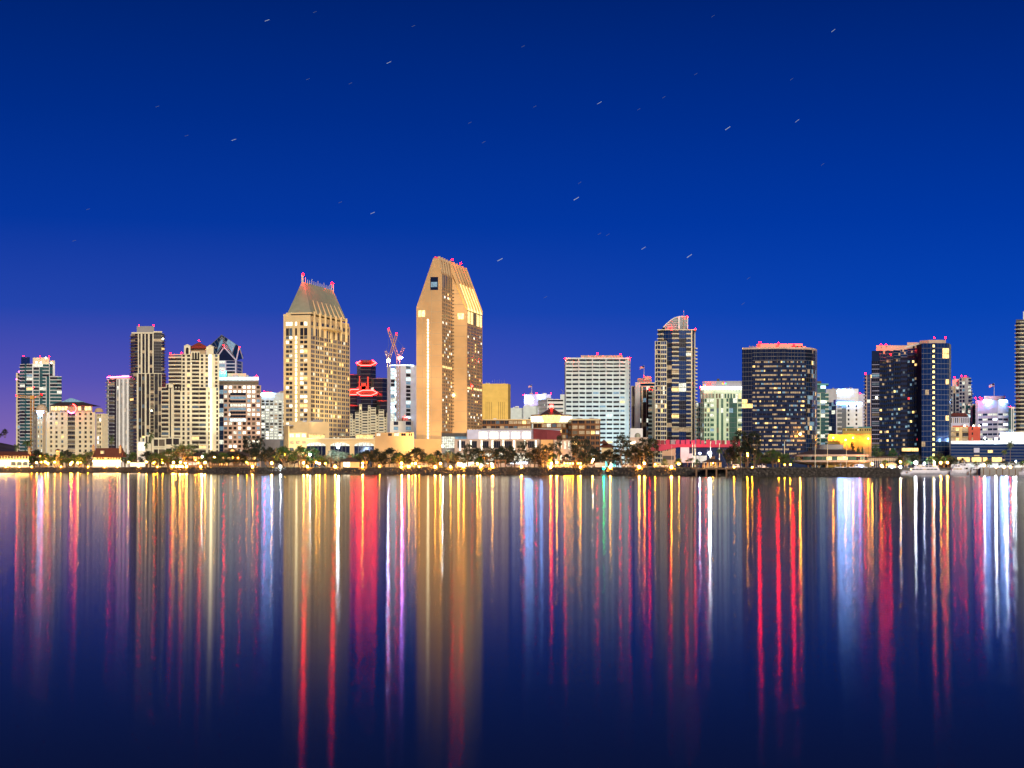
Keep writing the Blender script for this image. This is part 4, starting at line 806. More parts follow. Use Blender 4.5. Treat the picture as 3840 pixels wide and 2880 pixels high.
# sail crown
b = MB(); prof = [(2487, 1227), (2500, 1214), (2515, 1201), (2530, 1192), (2547, 1187), (2579, 1187), (2579, 1237), (2546, 1237), (2500, 1237)]
k = len(prof); dF, dB = D+1.2, D+16
b.add([(*G(p, dF), Z(q, dF)) for p, q in prof]+[((p-CX)/F*dF, dB, Z(q, dF)) for p, q in prof], [tuple(range(k))[::-1], tuple(range(k, 2*k))]+[(i, (i+1) % k, k+(i+1) % k, k+i) for i in range(k)], 'g_mid'); T.part('sail_crown', b)
b = MB()
for (p, q), (p2, q2) in zip(prof[:6], prof[1:6]): b.tube((*G(p, dF), Z(q, dF)), (*G(p2, dF), Z(q2, dF)), .45, .45, 'white')
T.part('crown_rim', b)
T.pbox('crown_pier', 2543, 2549, D-.2, 1187, 1232, 1.2, 'white'); T.pbox('crown_pier', 2576, 2580, D-.2, 1187, 1232, 1.2, 'white')
for j in range(4):
    T.pbox('crown_mullion', 2500 if j > 1 else 2520, 2543, D+1.0, 1200+j*8, 1200.8+j*8, .2, 'steel')
for j in range(5): T.pbox('crown_mullion', 2553+j*5, 2553.7+j*5, D+.9, 1190, 1222, .25, 'steel')
T.pbox('cornice', 2465, 2612, D-.8, 1235, 1238, 22, 'ivory')
b = MB(); x, y = G(2564, D-.5); b.tube((x, y, Z(1240, D)), (x, y, Z(1163, D)), .25, .1, 'ivory'); T.part('mast', b)
for p, y_ in ((2576, 1185), (2514, 1231), (2608, 1234)): T.beacon(p, y_, D-1)
T.finish(300)
# 22 broadcaster's block
D = 1520; T = Thing('broadcast_block', 'pale stone block with greenish windows, lit cornice and a rooftop sign with coloured feathers', 'office building', (*G(2700, D), B0))
kw = dict(wall='greenwhite', glass='g_green', wh=.66, lit={'l_pale': .10, 'l_warm': .02, 'l_dimcool': .03})
T.block([G(2609, D+30), G(2630, D+28)], B0, Z(1505, D), [dict(cols='p1 w3 p1 w3 p1', nf=13)], 20, **kw)
T.block([G(2627, D+10), G(2640, D+2), G(2662, D), G(2724, D), G(2782, D+4)], B0, Z(1493, D), [dict(cols='p1 w4 p1 w4 p1', nf=14), dict(cols='p1 w4 p2 w4 p1', nf=14), dict(cols='p1 b8 p6 v5 p5 v5 p7', nf=14), dict(cols='w3 p1 g6 g6 p1 b6', nf=14)], 36, **kw)
T.block([G(2625, D+14), G(2640, D+7), G(2680, D+5), G(2782, D+9)], Z(1493, D), Z(1452, D), [dict(cols='p1 v1 '*4+'p1', nf=1, glass='g_dark', topband=5), dict(cols='p1 v1 '*7+'p1', nf=1, glass='g_dark', topband=5), dict(cols='p2 v3 '*9+'p2', nf=1, topband=5)], 28, **kw)
for k in range(14):
    a = 2629+k*11.2; d_ = D+3.8+(3 if a < 2640 else 0); T.pbox('cornice_light', a, a+6.5, d_, 1453.5, 1462, .5, 'l_hot')
T.pbox('cornice', 2626, 2782, D+3.2, 1449.5, 1453, 24, 'l_bluewhite')
b = MB(); b.prism([G(2635, D+14), G(2688, D+8), G(2782, D+8), G(2782, D+28), G(2640, D+28)], Z(1450, D), Z(1427, D), 'greywall'); T.part('sign_wall', b)
T.pbox('plant_unit', 2688, 2698, D+14, 1420, 1428, 4, 'darkwall')
def peacock(px, py, s, D):
    for k, m in enumerate(('logo_y', 'logo_o', 'logo_r', 'logo_p', 'logo_b', 'logo_g')):
        a = pi*(1-(k+.5)/6); x, y = G(px, D); z = Z(py, D); r = s; b = MB(); P_ = [(x, y, z)]
        for j in range(7): t_ = a+(j-3)/3*pi/13; rr = r*(.82+.18*cos((j-3)/3*1.5)); P_.append((x+rr*cos(t_), y, z+rr*sin(t_)))
        P2_ = [(q[0], q[1]+.3, q[2]) for q in P_]; n_ = len(P_); b.add(P_+P2_, [tuple(range(n_)), tuple(range(n_, 2*n_))[::-1]]+[(i, (i+1) % n_, n_+(i+1) % n_, n_+i) for i in range(n_)], m); T.part('logo_feather', b)
peacock(2716, 1441, 2.3, D+7.4); peacock(2642, 1446, 1.5, D+12.3)
def letters(T, text, px, py, hpx, D, m, rot=0, name='letter'):
    x, z = G(px, D)[0], Z(py, D); h = hpx/F*D
    for ch in text:
        if ch != ' ':
            cu = bpy.data.curves.new('letter', 'FONT'); cu.body = ch; cu.size = h*1.4; cu.extrude = .08
            o = bpy.data.objects.new('tmp', cu); COL.objects.link(o); me = bpy.data.meshes.new_from_object(o.evaluated_get(bpy.context.evaluated_depsgraph_get())); bpy.data.objects.remove(o)
            me.materials.clear(); me.materials.append(MATS[m]); me.name = name
            q = link(name, me, T.o, (x-T.base[0], D-T.base[1], z-T.base[2])); q.rotation_euler = (pi/2, 0, rot)
        x += h*1.0
letters(T, 'NBC', 2650, 1446, 10, D+11.2, 'logo_r', rot=-.6)
T.beacon(2628, 1452, D+5, h=.3, r=.7); T.beacon(2649, 1449, D+4, h=.3, r=.7); T.finish(300)
# 23 first dark waterfront hotel tower
D = 1240; T = Thing('dark_hotel_tower', 'dark blue glass hotel tower with curved right end and rows of warm balcony windows', 'hotel', (*G(2920, D), B0))
nf_ = 22; zt_ = Z(1352, D); lt = {'l_warm': .03, 'l_yellow': .01, 'l_dimcool': .03}
def hotelrow(i, f):
    r = R.random()
    if r < .05: return 'l_warm'
    if r < .08: return 'g_dark'
    return None
def band(px0, px1, d0, d1, n, base, litp, low):
    # balconied bays: glass window, soffit and rail
    T.facade(G(px0, d0), G(px1, d1), B0+8, zt_, ('w1 ' * n), nf_, wall='navy', glass=base, wh=.42, lit=litp)
T.facade(G(2782, D+4), G(2822, D+1), B0, Z(1309, D), 'g1 g1 g1 g1', 26, wall='navy', glass='g_navy', lit={'l_dim': .01}, litrows={14: ('l_warm', .5), 13: ('l_warm', .6)})
alt = 'w2 p.12 w1 p.12 '
T.facade(G(2822, D+1), G(2950, D-4), B0+8, zt_, alt*8, nf_, wall='navy', glass='l_dim', wh=.4, lit={'l_warm': .04, 'g_dark': .35, 'l_dimcool': .06})
T.facade(G(2950, D-4), G(3022, D-1), B0+8, zt_, alt*5, nf_, wall='navy', glass='g_dark', wh=.42, lit={'l_warm': .03, 'l_dim': .35, 'l_dimcool': .18})
P_ = [G(3022, D-1), G(3045, D+4), G(3058, D+12), G(3065, D+24)]
for a, c_ in zip(P_, P_[1:]): T.facade(a, c_, B0+8, zt_, 'g1 g1 g1', nf_, wall='navy', glass='g_blue', lit={'l_dimcool': .14, 'l_dim': .06, 'l_warm': .03, 'g_dark': .3})
allp = [G(2822, D+1), G(2950, D-4), G(3022, D-1)]+P_[1:]
for a, c_ in zip(allp, allp[1:]): T.facade(a, c_, zt_+.02, Z(1309 if a[0] < 190 else 1311, D), 'g1 g1 g1 g1 g1 g1', 3, wall='navy', glass='g_navy', lit={'l_dim': .02})
b = MB(); cp = [G(2783, D+5), G(2822, D+2), G(2950, D-3), G(3021, D)]+[G(3044, D+5), G(3057, D+13), G(3064, D+24)]+[G(3060, D+44), G(2790, D+44)]; cp = [((p[0]), p[1]+.1) for p in cp]; b.prism(cp, B0, Z(1310.5, D), 'navy'); T.part('core', b)
b = MB(); b.prism(cp, Z(1310, D), Z(1302, D), 'pinkish'); T.part('parapet', b)
T.pbox('penthouse', 2838, 3010, D+14, 1289, 1304, 14, 'pinkish'); T.pbox('penthouse', 2970, 3022, D+14, 1298, 1306, 12, 'pinkish')
b = MB()
for k in range(5): x, y = G(2812+k*6, D+8); b.tube((x, y, Z(1302, D)), (x+1, y, Z(1295-k % 2*2, D)), .15, .15, 'steel')
b.tube((*G(2808, D+8), Z(1296, D)), (*G(2838, D+8), Z(1299, D)), .25, .25, 'steel'); T.part('aerial_rack', b, kind='stuff')
for p, y_ in ((2850, 1287), (2920, 1290), (2977, 1294), (2999, 1301)): T.beacon(p, y_, D+10, r=.9 if p < 2990 else .5)
b = MB(); b.ball((*G(3001, D-6), Z(1628, D)), .6, 'b_amber'); T.part('floodlight', b)
T.finish(300)
# 24 teal residential slab
D = 1480; T = Thing('teal_tower', 'narrow white and teal residential tower beside the curved dark hotel', 'tower', (*G(3087, D), B0))
T.block([G(3058, D+2), G(3078, D), G(3094, D), G(3108, D)], B0, Z(1474, D), [dict(cols='p1 b4 p1', nf=18), dict(cols='g1', nf=18, glass='g_teal'), dict(cols='b1', nf=18)], 24, wall='greenwhite', glass='g_teal', rail='white', rh=.5, wh=.7, lit={'l_dimcool': .1, 'l_pale': .08})
T.block([G(3058, D+4), G(3097, D+4)], Z(1500, D), Z(1444, D), [dict(cols='g1 g1', nf=4, glass='g_teal', lit={'l_cool': .2})], 18, wall='teal'); T.pbox('roof_slab', 3058, 3107, D+2, 1438, 1444, 20, 'teal'); T.pbox('penthouse', 3060, 3080, D+6, 1429, 1438, 8, 'darkwall'); T.pbox('lit_band', 3078, 3100, D-.4, 1501, 1511, .5, 'l_hot'); T.finish()
# 25 white and blue offices
D = 1800; T = Thing('signed_office', 'white framed blue glass office with a glowing sign across its top', 'office building', (*G(3160, D), B0))
T.block([G(3098, D+10), G(3138, D), G(3219, D)], B0, Z(1458, D), [dict(cols='f1 g4 g4 f1', nf=16, topband=14, glass='g_blue'), dict(cols='f1 g5 p1 g5 p1 g5 f1', nf=16, topband=14, glass='g_blue')], 34, wall='white', lit={'l_dimcool': .12, 'l_pale': .05})
T.pbox('sign', 3143, 3193, D-1.2, 1464, 1473, .8, 'sign_white'); T.finish()
D = 1690; T = Thing('wedge_office', 'bluish white office with brilliant cornice light and slanting glass top', 'office building', (*G(3185, D), B0))
T.block([G(3132, D+16), G(3136, D), G(3177, D), G(3234, D)], B0, Z(1516, D), [None, dict(cols='p1 b5 g5 p1', nf=14, glass='g_mid', rail='white', rh=.4), dict(cols='p1 w4 p13 w4 p11', nf=14, wh=.5, glass='g_dark')], 30, wall='white', lit={'l_dimcool': .1})
T.pbox('lit_cornice', 3140, 3232, D-1, 1509, 1515, 1, 'sign_white')
b = MB(); A, B_ = G(3134, D+1), G(3205, D+1); b.add([(*A, Z(1516, D)), (*B_, Z(1516, D)), (*B_, Z(1503, D)), (*A, Z(1498, D)), (A[0], A[1]+12, Z(1516, D)), (B_[0], B_[1]+12, Z(1516, D)), (B_[0], B_[1]+12, Z(1503, D)), (A[0], A[1]+12, Z(1498, D))], [(0, 1, 2, 3), (7, 6, 5, 4), (3, 2, 6, 7), (1, 5, 6, 2), (0, 3, 7, 4)], 'g_mid'); T.part('glass_top', b); T.finish()
D = 1850; T = Thing('plain_office', 'plain pale tower between the signed office and the slim navy tower', 'office building', (*G(3230, D), B0))
T.block([G(3219, D), G(3246, D)], B0, Z(1477, D), [dict(cols='p1 w1 p1 w1 p1 w1 p1', nf=20, topband=14, wh=.5)], 20, wall='lilac'); T.beacon(3225, 1474, D); T.finish()
D = 1560; T = Thing('slim_tower', 'slim navy glass tower with balconies squeezed left of the concave dark hotel', 'tower', (*G(3255, D), B0))
T.block([G(3242, D+3), G(3249, D), G(3278, D)], B0, Z(1405, D), [dict(cols='b1', nf=26), dict(cols='p1 g5 p1 g5', nf=26)], 20, wall='pinkish', glass='g_blue', rail='pinkish', rh=.5, lit={'l_pale': .05, 'l_dim': .06}, litrows={25: ('l_yellow', .8)}); T.beacon(3245, 1400, D); T.finish()
# 26 sodium lit low blocks
D = 1420; T = Thing('terraced_office', 'low yellow lit office with rows of tiny windows above the glowing parking deck', 'office building', (*G(3215, D), B0))
T.block([G(3160, D), G(3205, D), G(3275, D)], B0, Z(1606, D), [dict(cols='f.4 w.6 '*12+'f.4', nf=8, wh=.36), dict(cols='f.5 w.9 '*4+'f1 '+'w.9 f.5 '*4, nf=8, wh=.36)], 24, wall='yellow', glass='g_brown', lit={'l_pale': .06}); T.pbox('roof_rim', 3172, 3275, D+6, 1600, 1604, 18, 'teal'); T.finish()
D = 1350; T = Thing('parking_deck', 'long low wall flooded with yellow sodium light behind the round restaurant', 'building', (*G(3190, D), B0))
T.pbox('wall', 3104, 3282, D, 1628, 1760, 14, 'cream')
T.pbox('low_wall', 3104, 3150, D-8, 1654, 1760, 6, 'yellow')
T.finish()
for k, (p, y_, top) in enumerate(((3125, 1642, 'leftmost'), (3171, 1650, 'second'), (3199, 1642, 'third'), (3256, 1645, 'rightmost'))):
    t_ = Thing('deck_lamp', f'yellow sodium lamp on a pole against the glowing deck wall, {top} of four', 'lamp', (*G(p, D-5), B0), 'lamps before the glowing deck'); b = MB(); x, y = G(p, D-5); b.tube((x, y, B0), (x, y, Z(y_, D)), .15, .1, 'frame'); t_.part('pole', b); b = MB(); b.ball((x, y, Z(y_, D)), .6, 'b_ambersmall'); t_.part('bulb', b)
# 28 second dark hotel tower
D = 1225; T = Thing('dark_hotel_tower', 'dark blue glass hotel tower with concave front and a tall column of yellow windows', 'hotel', (*G(3420, D), B0))
T.facade(G(3268, D+2), G(3299, D), B0+8, Z(1352, D), 'p.6 b9 p.5', 22, wall='navy', glass='g_dark', rail='g_navy', balm='lilac', rh=.7, lit={'l_dimcool': .05})
arc = []
for k in range(7): f = k/6; px = 3299+156*f; arc.append(G(px, D+14*sin(pi*f)*.9+6*f))
for k, (a, c_) in enumerate(zip(arc, arc[1:])):
    T.facade(a, c_, B0+8, Z(1352-6*k, D), 'w2 p.1 w2 p.1 w2 p.1', 22, wall='navy', glass='g_dark', wh=.5, lit={'l_warm': .016, 'l_yellow': .014, 'l_dimcool': .06 if k < 4 else .12, 'l_dim': .05, 'l_red': .002 if k < 4 else .012}, litrows={0: ('g_navy', .9)})
    T.facade(a, c_, Z(1352-6*k, D)+.02, Z(1314-3*k if k < 5 else 1292, D), 'g1 g1 g1 g1', 3, wall='navy', glass='g_blue', lit={'l_dim': .05})
b = MB(); cp = [G(3269, D+3)]+[(p[0], p[1]+.6) for p in arc]+[G(3455, D+40), G(3269, D+40)]
b.prism(cp, B0, Z(1315, D), 'navy'); T.part('core', b)
S0 = G(3456, D-4); S1 = G(3512, D-7); S2 = G(3559, D-6); S3 = G(3567, D+10)
T.facade(S0, S1, B0, Z(1289, D), 'g1 g1 g1 s.6 g.5', 24, wall='navy', glass='g_blue', smat='l_yellow', sh=.5, lit={'l_dim': .02}, rowmap=lambda i, f: ('l_warm' if R.random() < .025 else None))
T.facade(S1, S2, B0, Z(1289, D), 'g1 g1 g1 g1', 24, wall='navy', glass='g_blue', lit={}, rowmap=lambda i, f: ('l_warm' if (i in (22, 21, 16, 9) and f > (.45 if i > 20 else .7)) else None))
T.facade(S2, S3, B0, Z(1289, D), 'g1 g1', 24, wall='steel', glass='g_mid')
b = MB(); b.prism([(S0[0]+.1, S0[1]+.6), (S1[0], S1[1]+.6), (S2[0]-.3, S2[1]+.6), (S3[0]-.6, S3[1]), (S0[0]+.1, S3[1]+30)], B0, Z(1290, D), 'navy'); T.part('core', b)
T.pbox('penthouse', 3286, 3402, D+16, 1295, 1316, 12, 'pinkish'); T.pbox('penthouse', 3402, 3462, D+22, 1284, 1308, 12, 'pinkish')
b = MB(); b.prism([G(3449, D+8), G(3484, D+2), G(3534, D+1), G(3547, D+4), G(3547, D+18), G(3449, D+20)], Z(1291, D), Z(1274, D), 'pinkish'); T.part('penthouse', b)
b = MB()
for k in range(6): b.tube((*G(3393+k*2, D+8), Z(1301-k*.8, D)), (*G(3447, D+8-k*.3), Z(1288-k*.8, D)), .12, .12, 'steel', 4)
T.part('roof_trellis', b, kind='stuff')
for p, y_ in ((3304, 1294), (3323, 1293), (3503, 1267), (3546, 1267), (3341, 1328)): T.beacon(p, y_, D+8 if y_ < 1300 else D+2)
T.pbox('lit_restaurant', 3382, 3444, D-3, 1680, 1692, .6, 'l_warm'); T.pbox('base', 3270, 3455, D+2, 1690, 1760, 4, 'navy')
b = MB(); b.ball((*G(3287, D-3), Z(1492, D)), .8, 'sign_warm'); T.part('balcony_light', b)
T.finish(300)
# 29-36 right edge
D = 1620; T = Thing('white_condo_tower', 'white stepped condominium tower with glass bays right of the blue slab', 'tower', (*G(3610, D), B0))
kw = dict(wall='white', glass='g_blue', wh=.7, rail='white', rh=.5, lit={'l_pale': .08, 'l_dimcool': .1, 'l_dim': .04})
T.block([G(3556, D+2), G(3572, D), G(3596, D)], B0, Z(1448, D), [dict(cols='b1', nf=22), dict(cols='p1 g3 p1 b4', nf=22)], 22, **kw)
T.block([G(3596, D-2), G(3620, D-4), G(3642, D)], B0, Z(1418, D), [dict(cols='p1 w3 p1 w3 p1', nf=25), dict(cols='p1 b1', nf=25)], 22, **kw)
T.block([G(3640, D), G(3647, D+2)], B0, Z(1464, D), [dict(cols='b1', nf=20)], 16, **kw)
T.pbox('penthouse', 3571, 3628, D+4, 1421, 1450, 14, 'white')
for p, y_ in ((3579, 1415), (3605, 1410), (3622, 1411)): T.beacon(p, y_, D)
T.finish(250)
D = 1540; T = Thing('glass_condo', 'low stepped white and teal apartment building left of the bank office', 'apartment building', (*G(3650, D), B0))
T.block([G(3608, D+2), G(3643, D), G(3668, D)], B0, Z(1519, D), [dict(cols='b2 p1 g2 b2 p1', nf=14), dict(cols='p1 g3 b3', nf=14)], 22, wall='white', glass='g_teal', rail='white', rh=.5, wh=.7, lit={'l_pale': .12, 'l_cool': .06}); T.finish(150)
D = 1500; T = Thing('bank_office', 'white banded office with two glowing roof signs and a rooftop flagpole', 'office building', (*G(3720, D), B0))
T.block([G(3658, D+14), G(3668, D+12)], B0, Z(1498, D), [None], 20, wall='lilac')
T.block([G(3666, D+16), G(3741, D), G(3782, D+8)], B0, Z(1500, D), [dict(cols='w1 p.06 w1 p.06 w1 p.06 w1', nf=11, topband=11), dict(cols='p.1 w1 p.06 w1 p.1', nf=11, topband=11)], 34, wall='lilac', glass='g_blue', wh=.42, lit={'l_bluewhite': .06, 'l_pale': .08}, litrows={10: ('l_pale', .7), 7: ('l_pale', .5)})
T.pbox('penthouse', 3690, 3769, D+20, 1485, 1502, 18, 'lilac'); T.pbox('sign', 3688, 3716, D+4, 1500, 1509, 1, 'sign_white'); T.pbox('sign', 3750, 3776, D+1.5, 1500, 1509, 1, 'sign_white')
for p, y_ in ((3659, 1493), (3675, 1492), (3681, 1494)): T.beacon(p, y_, D+10)
T.finish()
flag('flag hanging on the pole above the bank office', 3728, 1522, 1485, 1436, side=-1)
D = 1520; T = Thing('old_hall', 'old beige hall with dark hipped roof between the blue slab and the bank office', 'building', (*G(3600, D), B0))
T.block([G(3562, D-30), G(3636, D-30)], B0, Z(1562, D-30), [dict(cols='p1 w1 '*9+'p1', nf=5, wh=.5)], 20, wall='lilac', glass='g_brown', lit={'l_dim': .1})
b = MB(); A, B_ = G(3560, D-32), G(3634, D-32); hip(b, [A, B_, (B_[0], B_[1]+22), (A[0], A[1]+22)], Z(1561, D-32), Z(1547, D-32), (G(3572, D-20), G(3618, D-20)), 'tile'); T.part('roof', b); T.finish()
D = 1370; T = Thing('courtyard_inn', 'small inn with beige balconies and an orange red side wall', 'hotel', (*G(3620, D), B0))
T.block([G(3566, D), G(3632, D)], B0, Z(1601, D), [dict(cols='p1 b10 p1 b7 p8 b14 p1', nf=8)], 18, wall='sand', glass='g_brown', rail='frame', balm='sand', rh=.6, lit={'l_warm': .15, 'l_dim': .4})
T.block([G(3632, D-1), G(3676, D-1)], B0, Z(1600, D), [dict(cols='f6 w3 f14', nf=8, wh=.5)], 20, wall='redwall', glass='g_brown', lit={'l_dim': .2}); T.pbox('parapet', 3572, 3630, D+4, 1596, 1602, 12, 'redwall')
for p in (3617, 3651, 3672): b = MB(); b.ball((*G(p, D-2), Z(1597, D)), .7, 'sign_warm'); T.part('roof_light', b)
T.finish()
D = 1640; T = Thing('teal_slab', 'thin blue green tower right of the bank office', 'tower', (*G(3795, D), B0))
T.block([G(3782, D), G(3808, D)], B0, Z(1530, D), [dict(cols='g3 p1 v1 p1 b2', nf=14)], 16, wall='white', glass='g_teal', rail='white', lit={'l_dimcool': .15}); T.pbox('penthouse', 3785, 3806, D+3, 1526, 1532, 8, 'white'); T.beacon(3790, 1526, D); T.finish()
D = 1480; T = Thing('balcony_tower', 'tall dark tower with white balcony stripes cut by the frame edge', 'tower', (*G(3830, D), B0))
T.block([G(3808, D+4), G(3824, D), G(3900, D)], B0, Z(1206, D), [dict(cols='b1', nf=37), dict(cols='b8 b8 b8', nf=37)], 30, wall='ivory', glass='g_dark', rail='ivory', rh=.5, wh=.6, lit={'l_dim': .02, 'l_blue': .003}); T.pbox('penthouse', 3810, 3845, D+3, 1198, 1208, 20, 'darkwall'); T.pbox('penthouse', 3837, 3890, D+4, 1168, 1200, 18, 'ivory'); T.finish()
D = 1190; T = Thing('white_hall', 'low white hall flooded by bright blue white lamps above the glass convention block', 'building', (*G(3780, D), B0))
T.pbox('wall', 3750, 3900, D+16, 1620, 1760, 24, 'white'); T.pbox('wall', 3566, 3900, D+2, 1653, 1760, 16, 'white'); T.pbox('sign', 3755, 3788, D+15, 1632, 1638, .6, 'sign_white'); T.finish()
D = 1130; T = Thing('convention_block', 'long dark blue glass building with gridded panes and lit shopfronts behind the yachts', 'building', (*G(3700, D), B0))
T.block([G(3566, D), G(3900, D)], B0+3.5, Z(1665, D), [dict(cols='g1 '*36, nf=6, rowmap=lambda i, f: ('l_warm' if (i == 3 and (.41 < f < .46 or R.random() < .03)) else None))], 24, wall='navy', glass='g_blue', lit={'l_dim': .01})
for a, c_ in ((3590, 3637), (3644, 3680), (3686, 3702), (3720, 3757)): T.pbox('shopfront', a, c_, D-.8, 1715, 1731, .5, 'l_warm')
T.pbox('banner', 3652, 3673, D-.6, 1680, 1697, .3, 'lilac'); T.pbox('banner', 3653, 3673, D-.6, 1706, 1711, .3, 'sand')
T.pbox('canopy', 3566, 3840, D-3, 1733, 1738, 3, 'greywall'); T.finish(300)
# 37 round restaurant
D = 1030; x, y = G(3114, D); T = Thing('round_restaurant', 'low round restaurant with wide shallow roof disc and ribbon windows', 'restaurant', (x, y, B0))
r = 141/F*D
b = MB(); b.lathe((x, y), [(r, Z(1712, D)), (r+.2, Z(1705, D))], 'pinkish', 64); T.part('roof_fascia', b)
b = MB(); b.lathe((x, y), [(r-.2, Z(1705, D)), (r*.42, Z(1686, D)), (.5, Z(1684, D))], 'darkroof', 64); T.part('roof', b)
b = MB(); b.lathe((x, y), [(r*.34, Z(1686, D)), (r*.34, Z(1668, D)), (.5, Z(1665, D))], 'greywall', 40); T.part('drum', b)
b = MB(); b.lathe((x, y), [(r*.96, Z(1726, D)), (r*.96, Z(1711.5, D))], 'g_dark', 64); T.part('glass_ring', b)
for k in range(22):
    a = pi+pi*(k+.5)/22; b = MB(); q = (x+r*.965*cos(a), y+r*.965*sin(a)); uu = (-sin(a), cos(a)); b.box((q[0]-uu[0]*1.5, q[1]-uu[1]*1.5), uu, 3.0, .1, .1, Z(1725.5, D), Z(1713, D), 'l_yellow' if k in (9, 12) else ('l_warm' if k in (11,) else ('g_green' if k % 3 else 'g_dark'))); T.part('window', b)
b = MB(); b.lathe((x, y), [(r, Z(1733, D)), (r, Z(1726, D))], 'pinkish', 64); T.part('floor_fascia', b)
b = MB(); b.lathe((x, y), [(r*.55, Z(1744, D)), (r*.8, Z(1740, D)), (r, Z(1733, D))], 'sand', 64); T.part('belly', b)
for k in range(9): a = pi+pi*(k+.5)/9; b = MB(); b.tube((x+r*.6*cos(a), y+r*.6*sin(a), B0-.2), (x+r*.62*cos(a), y+r*.62*sin(a), Z(1740, D)), .8, .6, 'sand'); T.part('column', b)
T.finish()
T = Thing('covered_walkway', 'flat roofed covered walkway with white rail right of the round restaurant', 'walkway', (*G(3320, 1040), B0)); T.pbox('roof', 3255, 3390, 1040, 1712, 1717, 5, 'darkroof'); T.pbox('wall', 3258, 3370, 1042, 1718, 1728, .4, 'l_dim')
for k in range(16):
    b = MB(); xx, yy = G(3262+k*7, 1041); b.tube((xx, yy, B0), (xx, yy, Z(1717, 1041)), .12, .12, 'white', 4); T.part('post', b)
T.finish()
# 38 building with crimson roof
D = 1170; T = Thing('crimson_roof_hall', 'broad hall with crimson lit roof band and rooftop machinery behind the pavilion', 'building', (*G(2600, D), B0))
b = MB(); A = G(2470, D); B_ = G(2755, D)
b.box(G(2560, D), (1, 0), 36, 20, 0, B0, Z(1678, D), 'navy'); T.part('wall', b)
b = MB(); vs = [(*G(2450, D-1), Z(1666, D)), (*G(2775, D-1), Z(1666, D)), (*G(2775, D-1), Z(1677, D)), (*G(2541, D-1), Z(1677, D)), (*G(2482, D-1), Z(1691, D)), (*G(2440, D-1), Z(1691, D))]
k = len(vs); b.add(vs+[(p[0], p[1]+26, p[2]) for p in vs], [tuple(range(k))[::-1], tuple(range(k, 2*k))]+[(i, (i+1) % k, k+(i+1) % k, k+i) for i in range(k)], 'redroof'); T.part('roof', b)
for k in range(17):
    a = 2458+k*19; w_ = R.uniform(12, 18.5); T.pbox('roof_machine', a, a+w_, D+6+(k % 3), 1648+R.uniform(0, 4), 1666, 6, R.choice(['mechred', 'redroof', 'mechred', 'greywall', 'maroon']))
T.pbox('wall', 2483, 2533, D, 1690, 1760, 14, 'tan'); T.pbox('wall', 2506, 2533, D+.3, 1677, 1692, 12, 'tan'); T.pbox('dark_glazing', 2534, 2551, D+.5, 1677, 1760, 6, 'g_blue'); T.pbox('white_panel', 2552, 2584, D-.6, 1676, 1735, 1, 'white'); T.pbox('white_panel', 2584, 2597, D-.6, 1701, 1735, 1, 'white'); T.pbox('doorway', 2486, 2527, D-.4, 1709, 1724, .5, 'darkwall'); T.pbox('shed', 2598, 2650, D-20, 1709, 1735, 6, 'white'); T.finish()
D = 1230; T = Thing('domed_kiosk', 'small domed building with bright doorway between the white hotel and slab office', 'building', (*G(2395, D), B0)); T.pbox('wall', 2362, 2430, D, 1640, 1760, 14, 'pinkish'); T.pbox('shopfront', 2364, 2382, D-.5, 1655, 1664, .3, 'sign_warm'); x, y = G(2391, D+5); b = MB(); rr = 11/F*D; b.lathe((x, y), [(rr, Z(1641, D)), (rr, Z(1634, D))]+[(rr*cos(a*pi/12), Z(1634, D)+rr*sin(a*pi/12)) for a in range(7)], 'greenroof', 18); T.part('dome', b, smooth=True)
T.pbox('upper_wall', 2364, 2410, D+30, 1606, 1640, 10, 'white'); T.finish()
D = 1180; T = Thing('tiled_pavilion', 'low pavilion with dark hipped tile roof at the foot of the white hotel', 'building', (*G(2280, D), B0)); T.pbox('wall', 2255, 2300, D, 1676, 1760, 12, 'sand')
for a, c_, y0, y1 in ((2248, 2306, 1677, 1664), (2250, 2282, 1664, 1648)):
    b = MB(); A, B_ = G(a, D-2), G(c_, D-2); hip(b, [A, B_, (B_[0], B_[1]+14), (A[0], A[1]+14)], Z(y0, D), Z(y1, D), (G(a+14, D+4), G(c_-16, D+4)), 'tile'); T.part('roof', b)
T.finish()

flood('orange floodlight aimed up at the blank front of the wedge topped hotel', 1600, 1165, 9, 1600, 1540, 1250, (1, .62, .25), 1.9e5, 75)
flood('orange floodlight aimed at the plain podium wall between the hotel towers', 1470, 1130, 7, 1480, 1690, 1200, (1, .55, .14), 4.5e4, 100)
flood('warm floodlight aimed up at the green roofed hotel tower', 1105, 1165, 9, 1115, 1420, 1265, (1, .78, .42), 1.1e5, 60)
flood('white floodlight aimed up at the bright pier of the deco tower', 790, 1385, 8, 791, 1500, 1450, (1, .92, .7), 1.6e5, 40)
flood('blue white floodlight aimed at the lower floors of the white hotel', 2300, 1385, 8, 2290, 1640, 1450, (.2, .65, 1), 1.2e5, 80)
flood('sodium floodlight aimed at the long yellow deck wall', 3190, 1290, 7, 3195, 1645, 1350, (1, .72, .3), 2.6e4, 130)
flood('crimson floodlight washing the red roof band of the hall', 2610, 1150, 22, 2610, 1662, 1175, (1, .03, .16), 1.2e4, 150)
flood('violet floodlight washing the purple lit office block', 1985, 1850, 40, 1990, 1500, 1900, (.6, .4, 1), 1.2e5, 80)
flood('yellow floodlight aimed up at the ochre tower', 1860, 1485, 12, 1862, 1510, 1560, (1, .62, .2), 1e5, 70)
flood('orange floodlight aimed at the blank hall wall beside the maroon block', 2055, 1128, 6, 2052, 1700, 1148, (1, .5, .1), 1.6e4, 120)
flood('pale green floodlight aimed at the broadcasting block', 2690, 1450, 8, 2700, 1560, 1520, (.7, 1, .75), 6e4, 80)
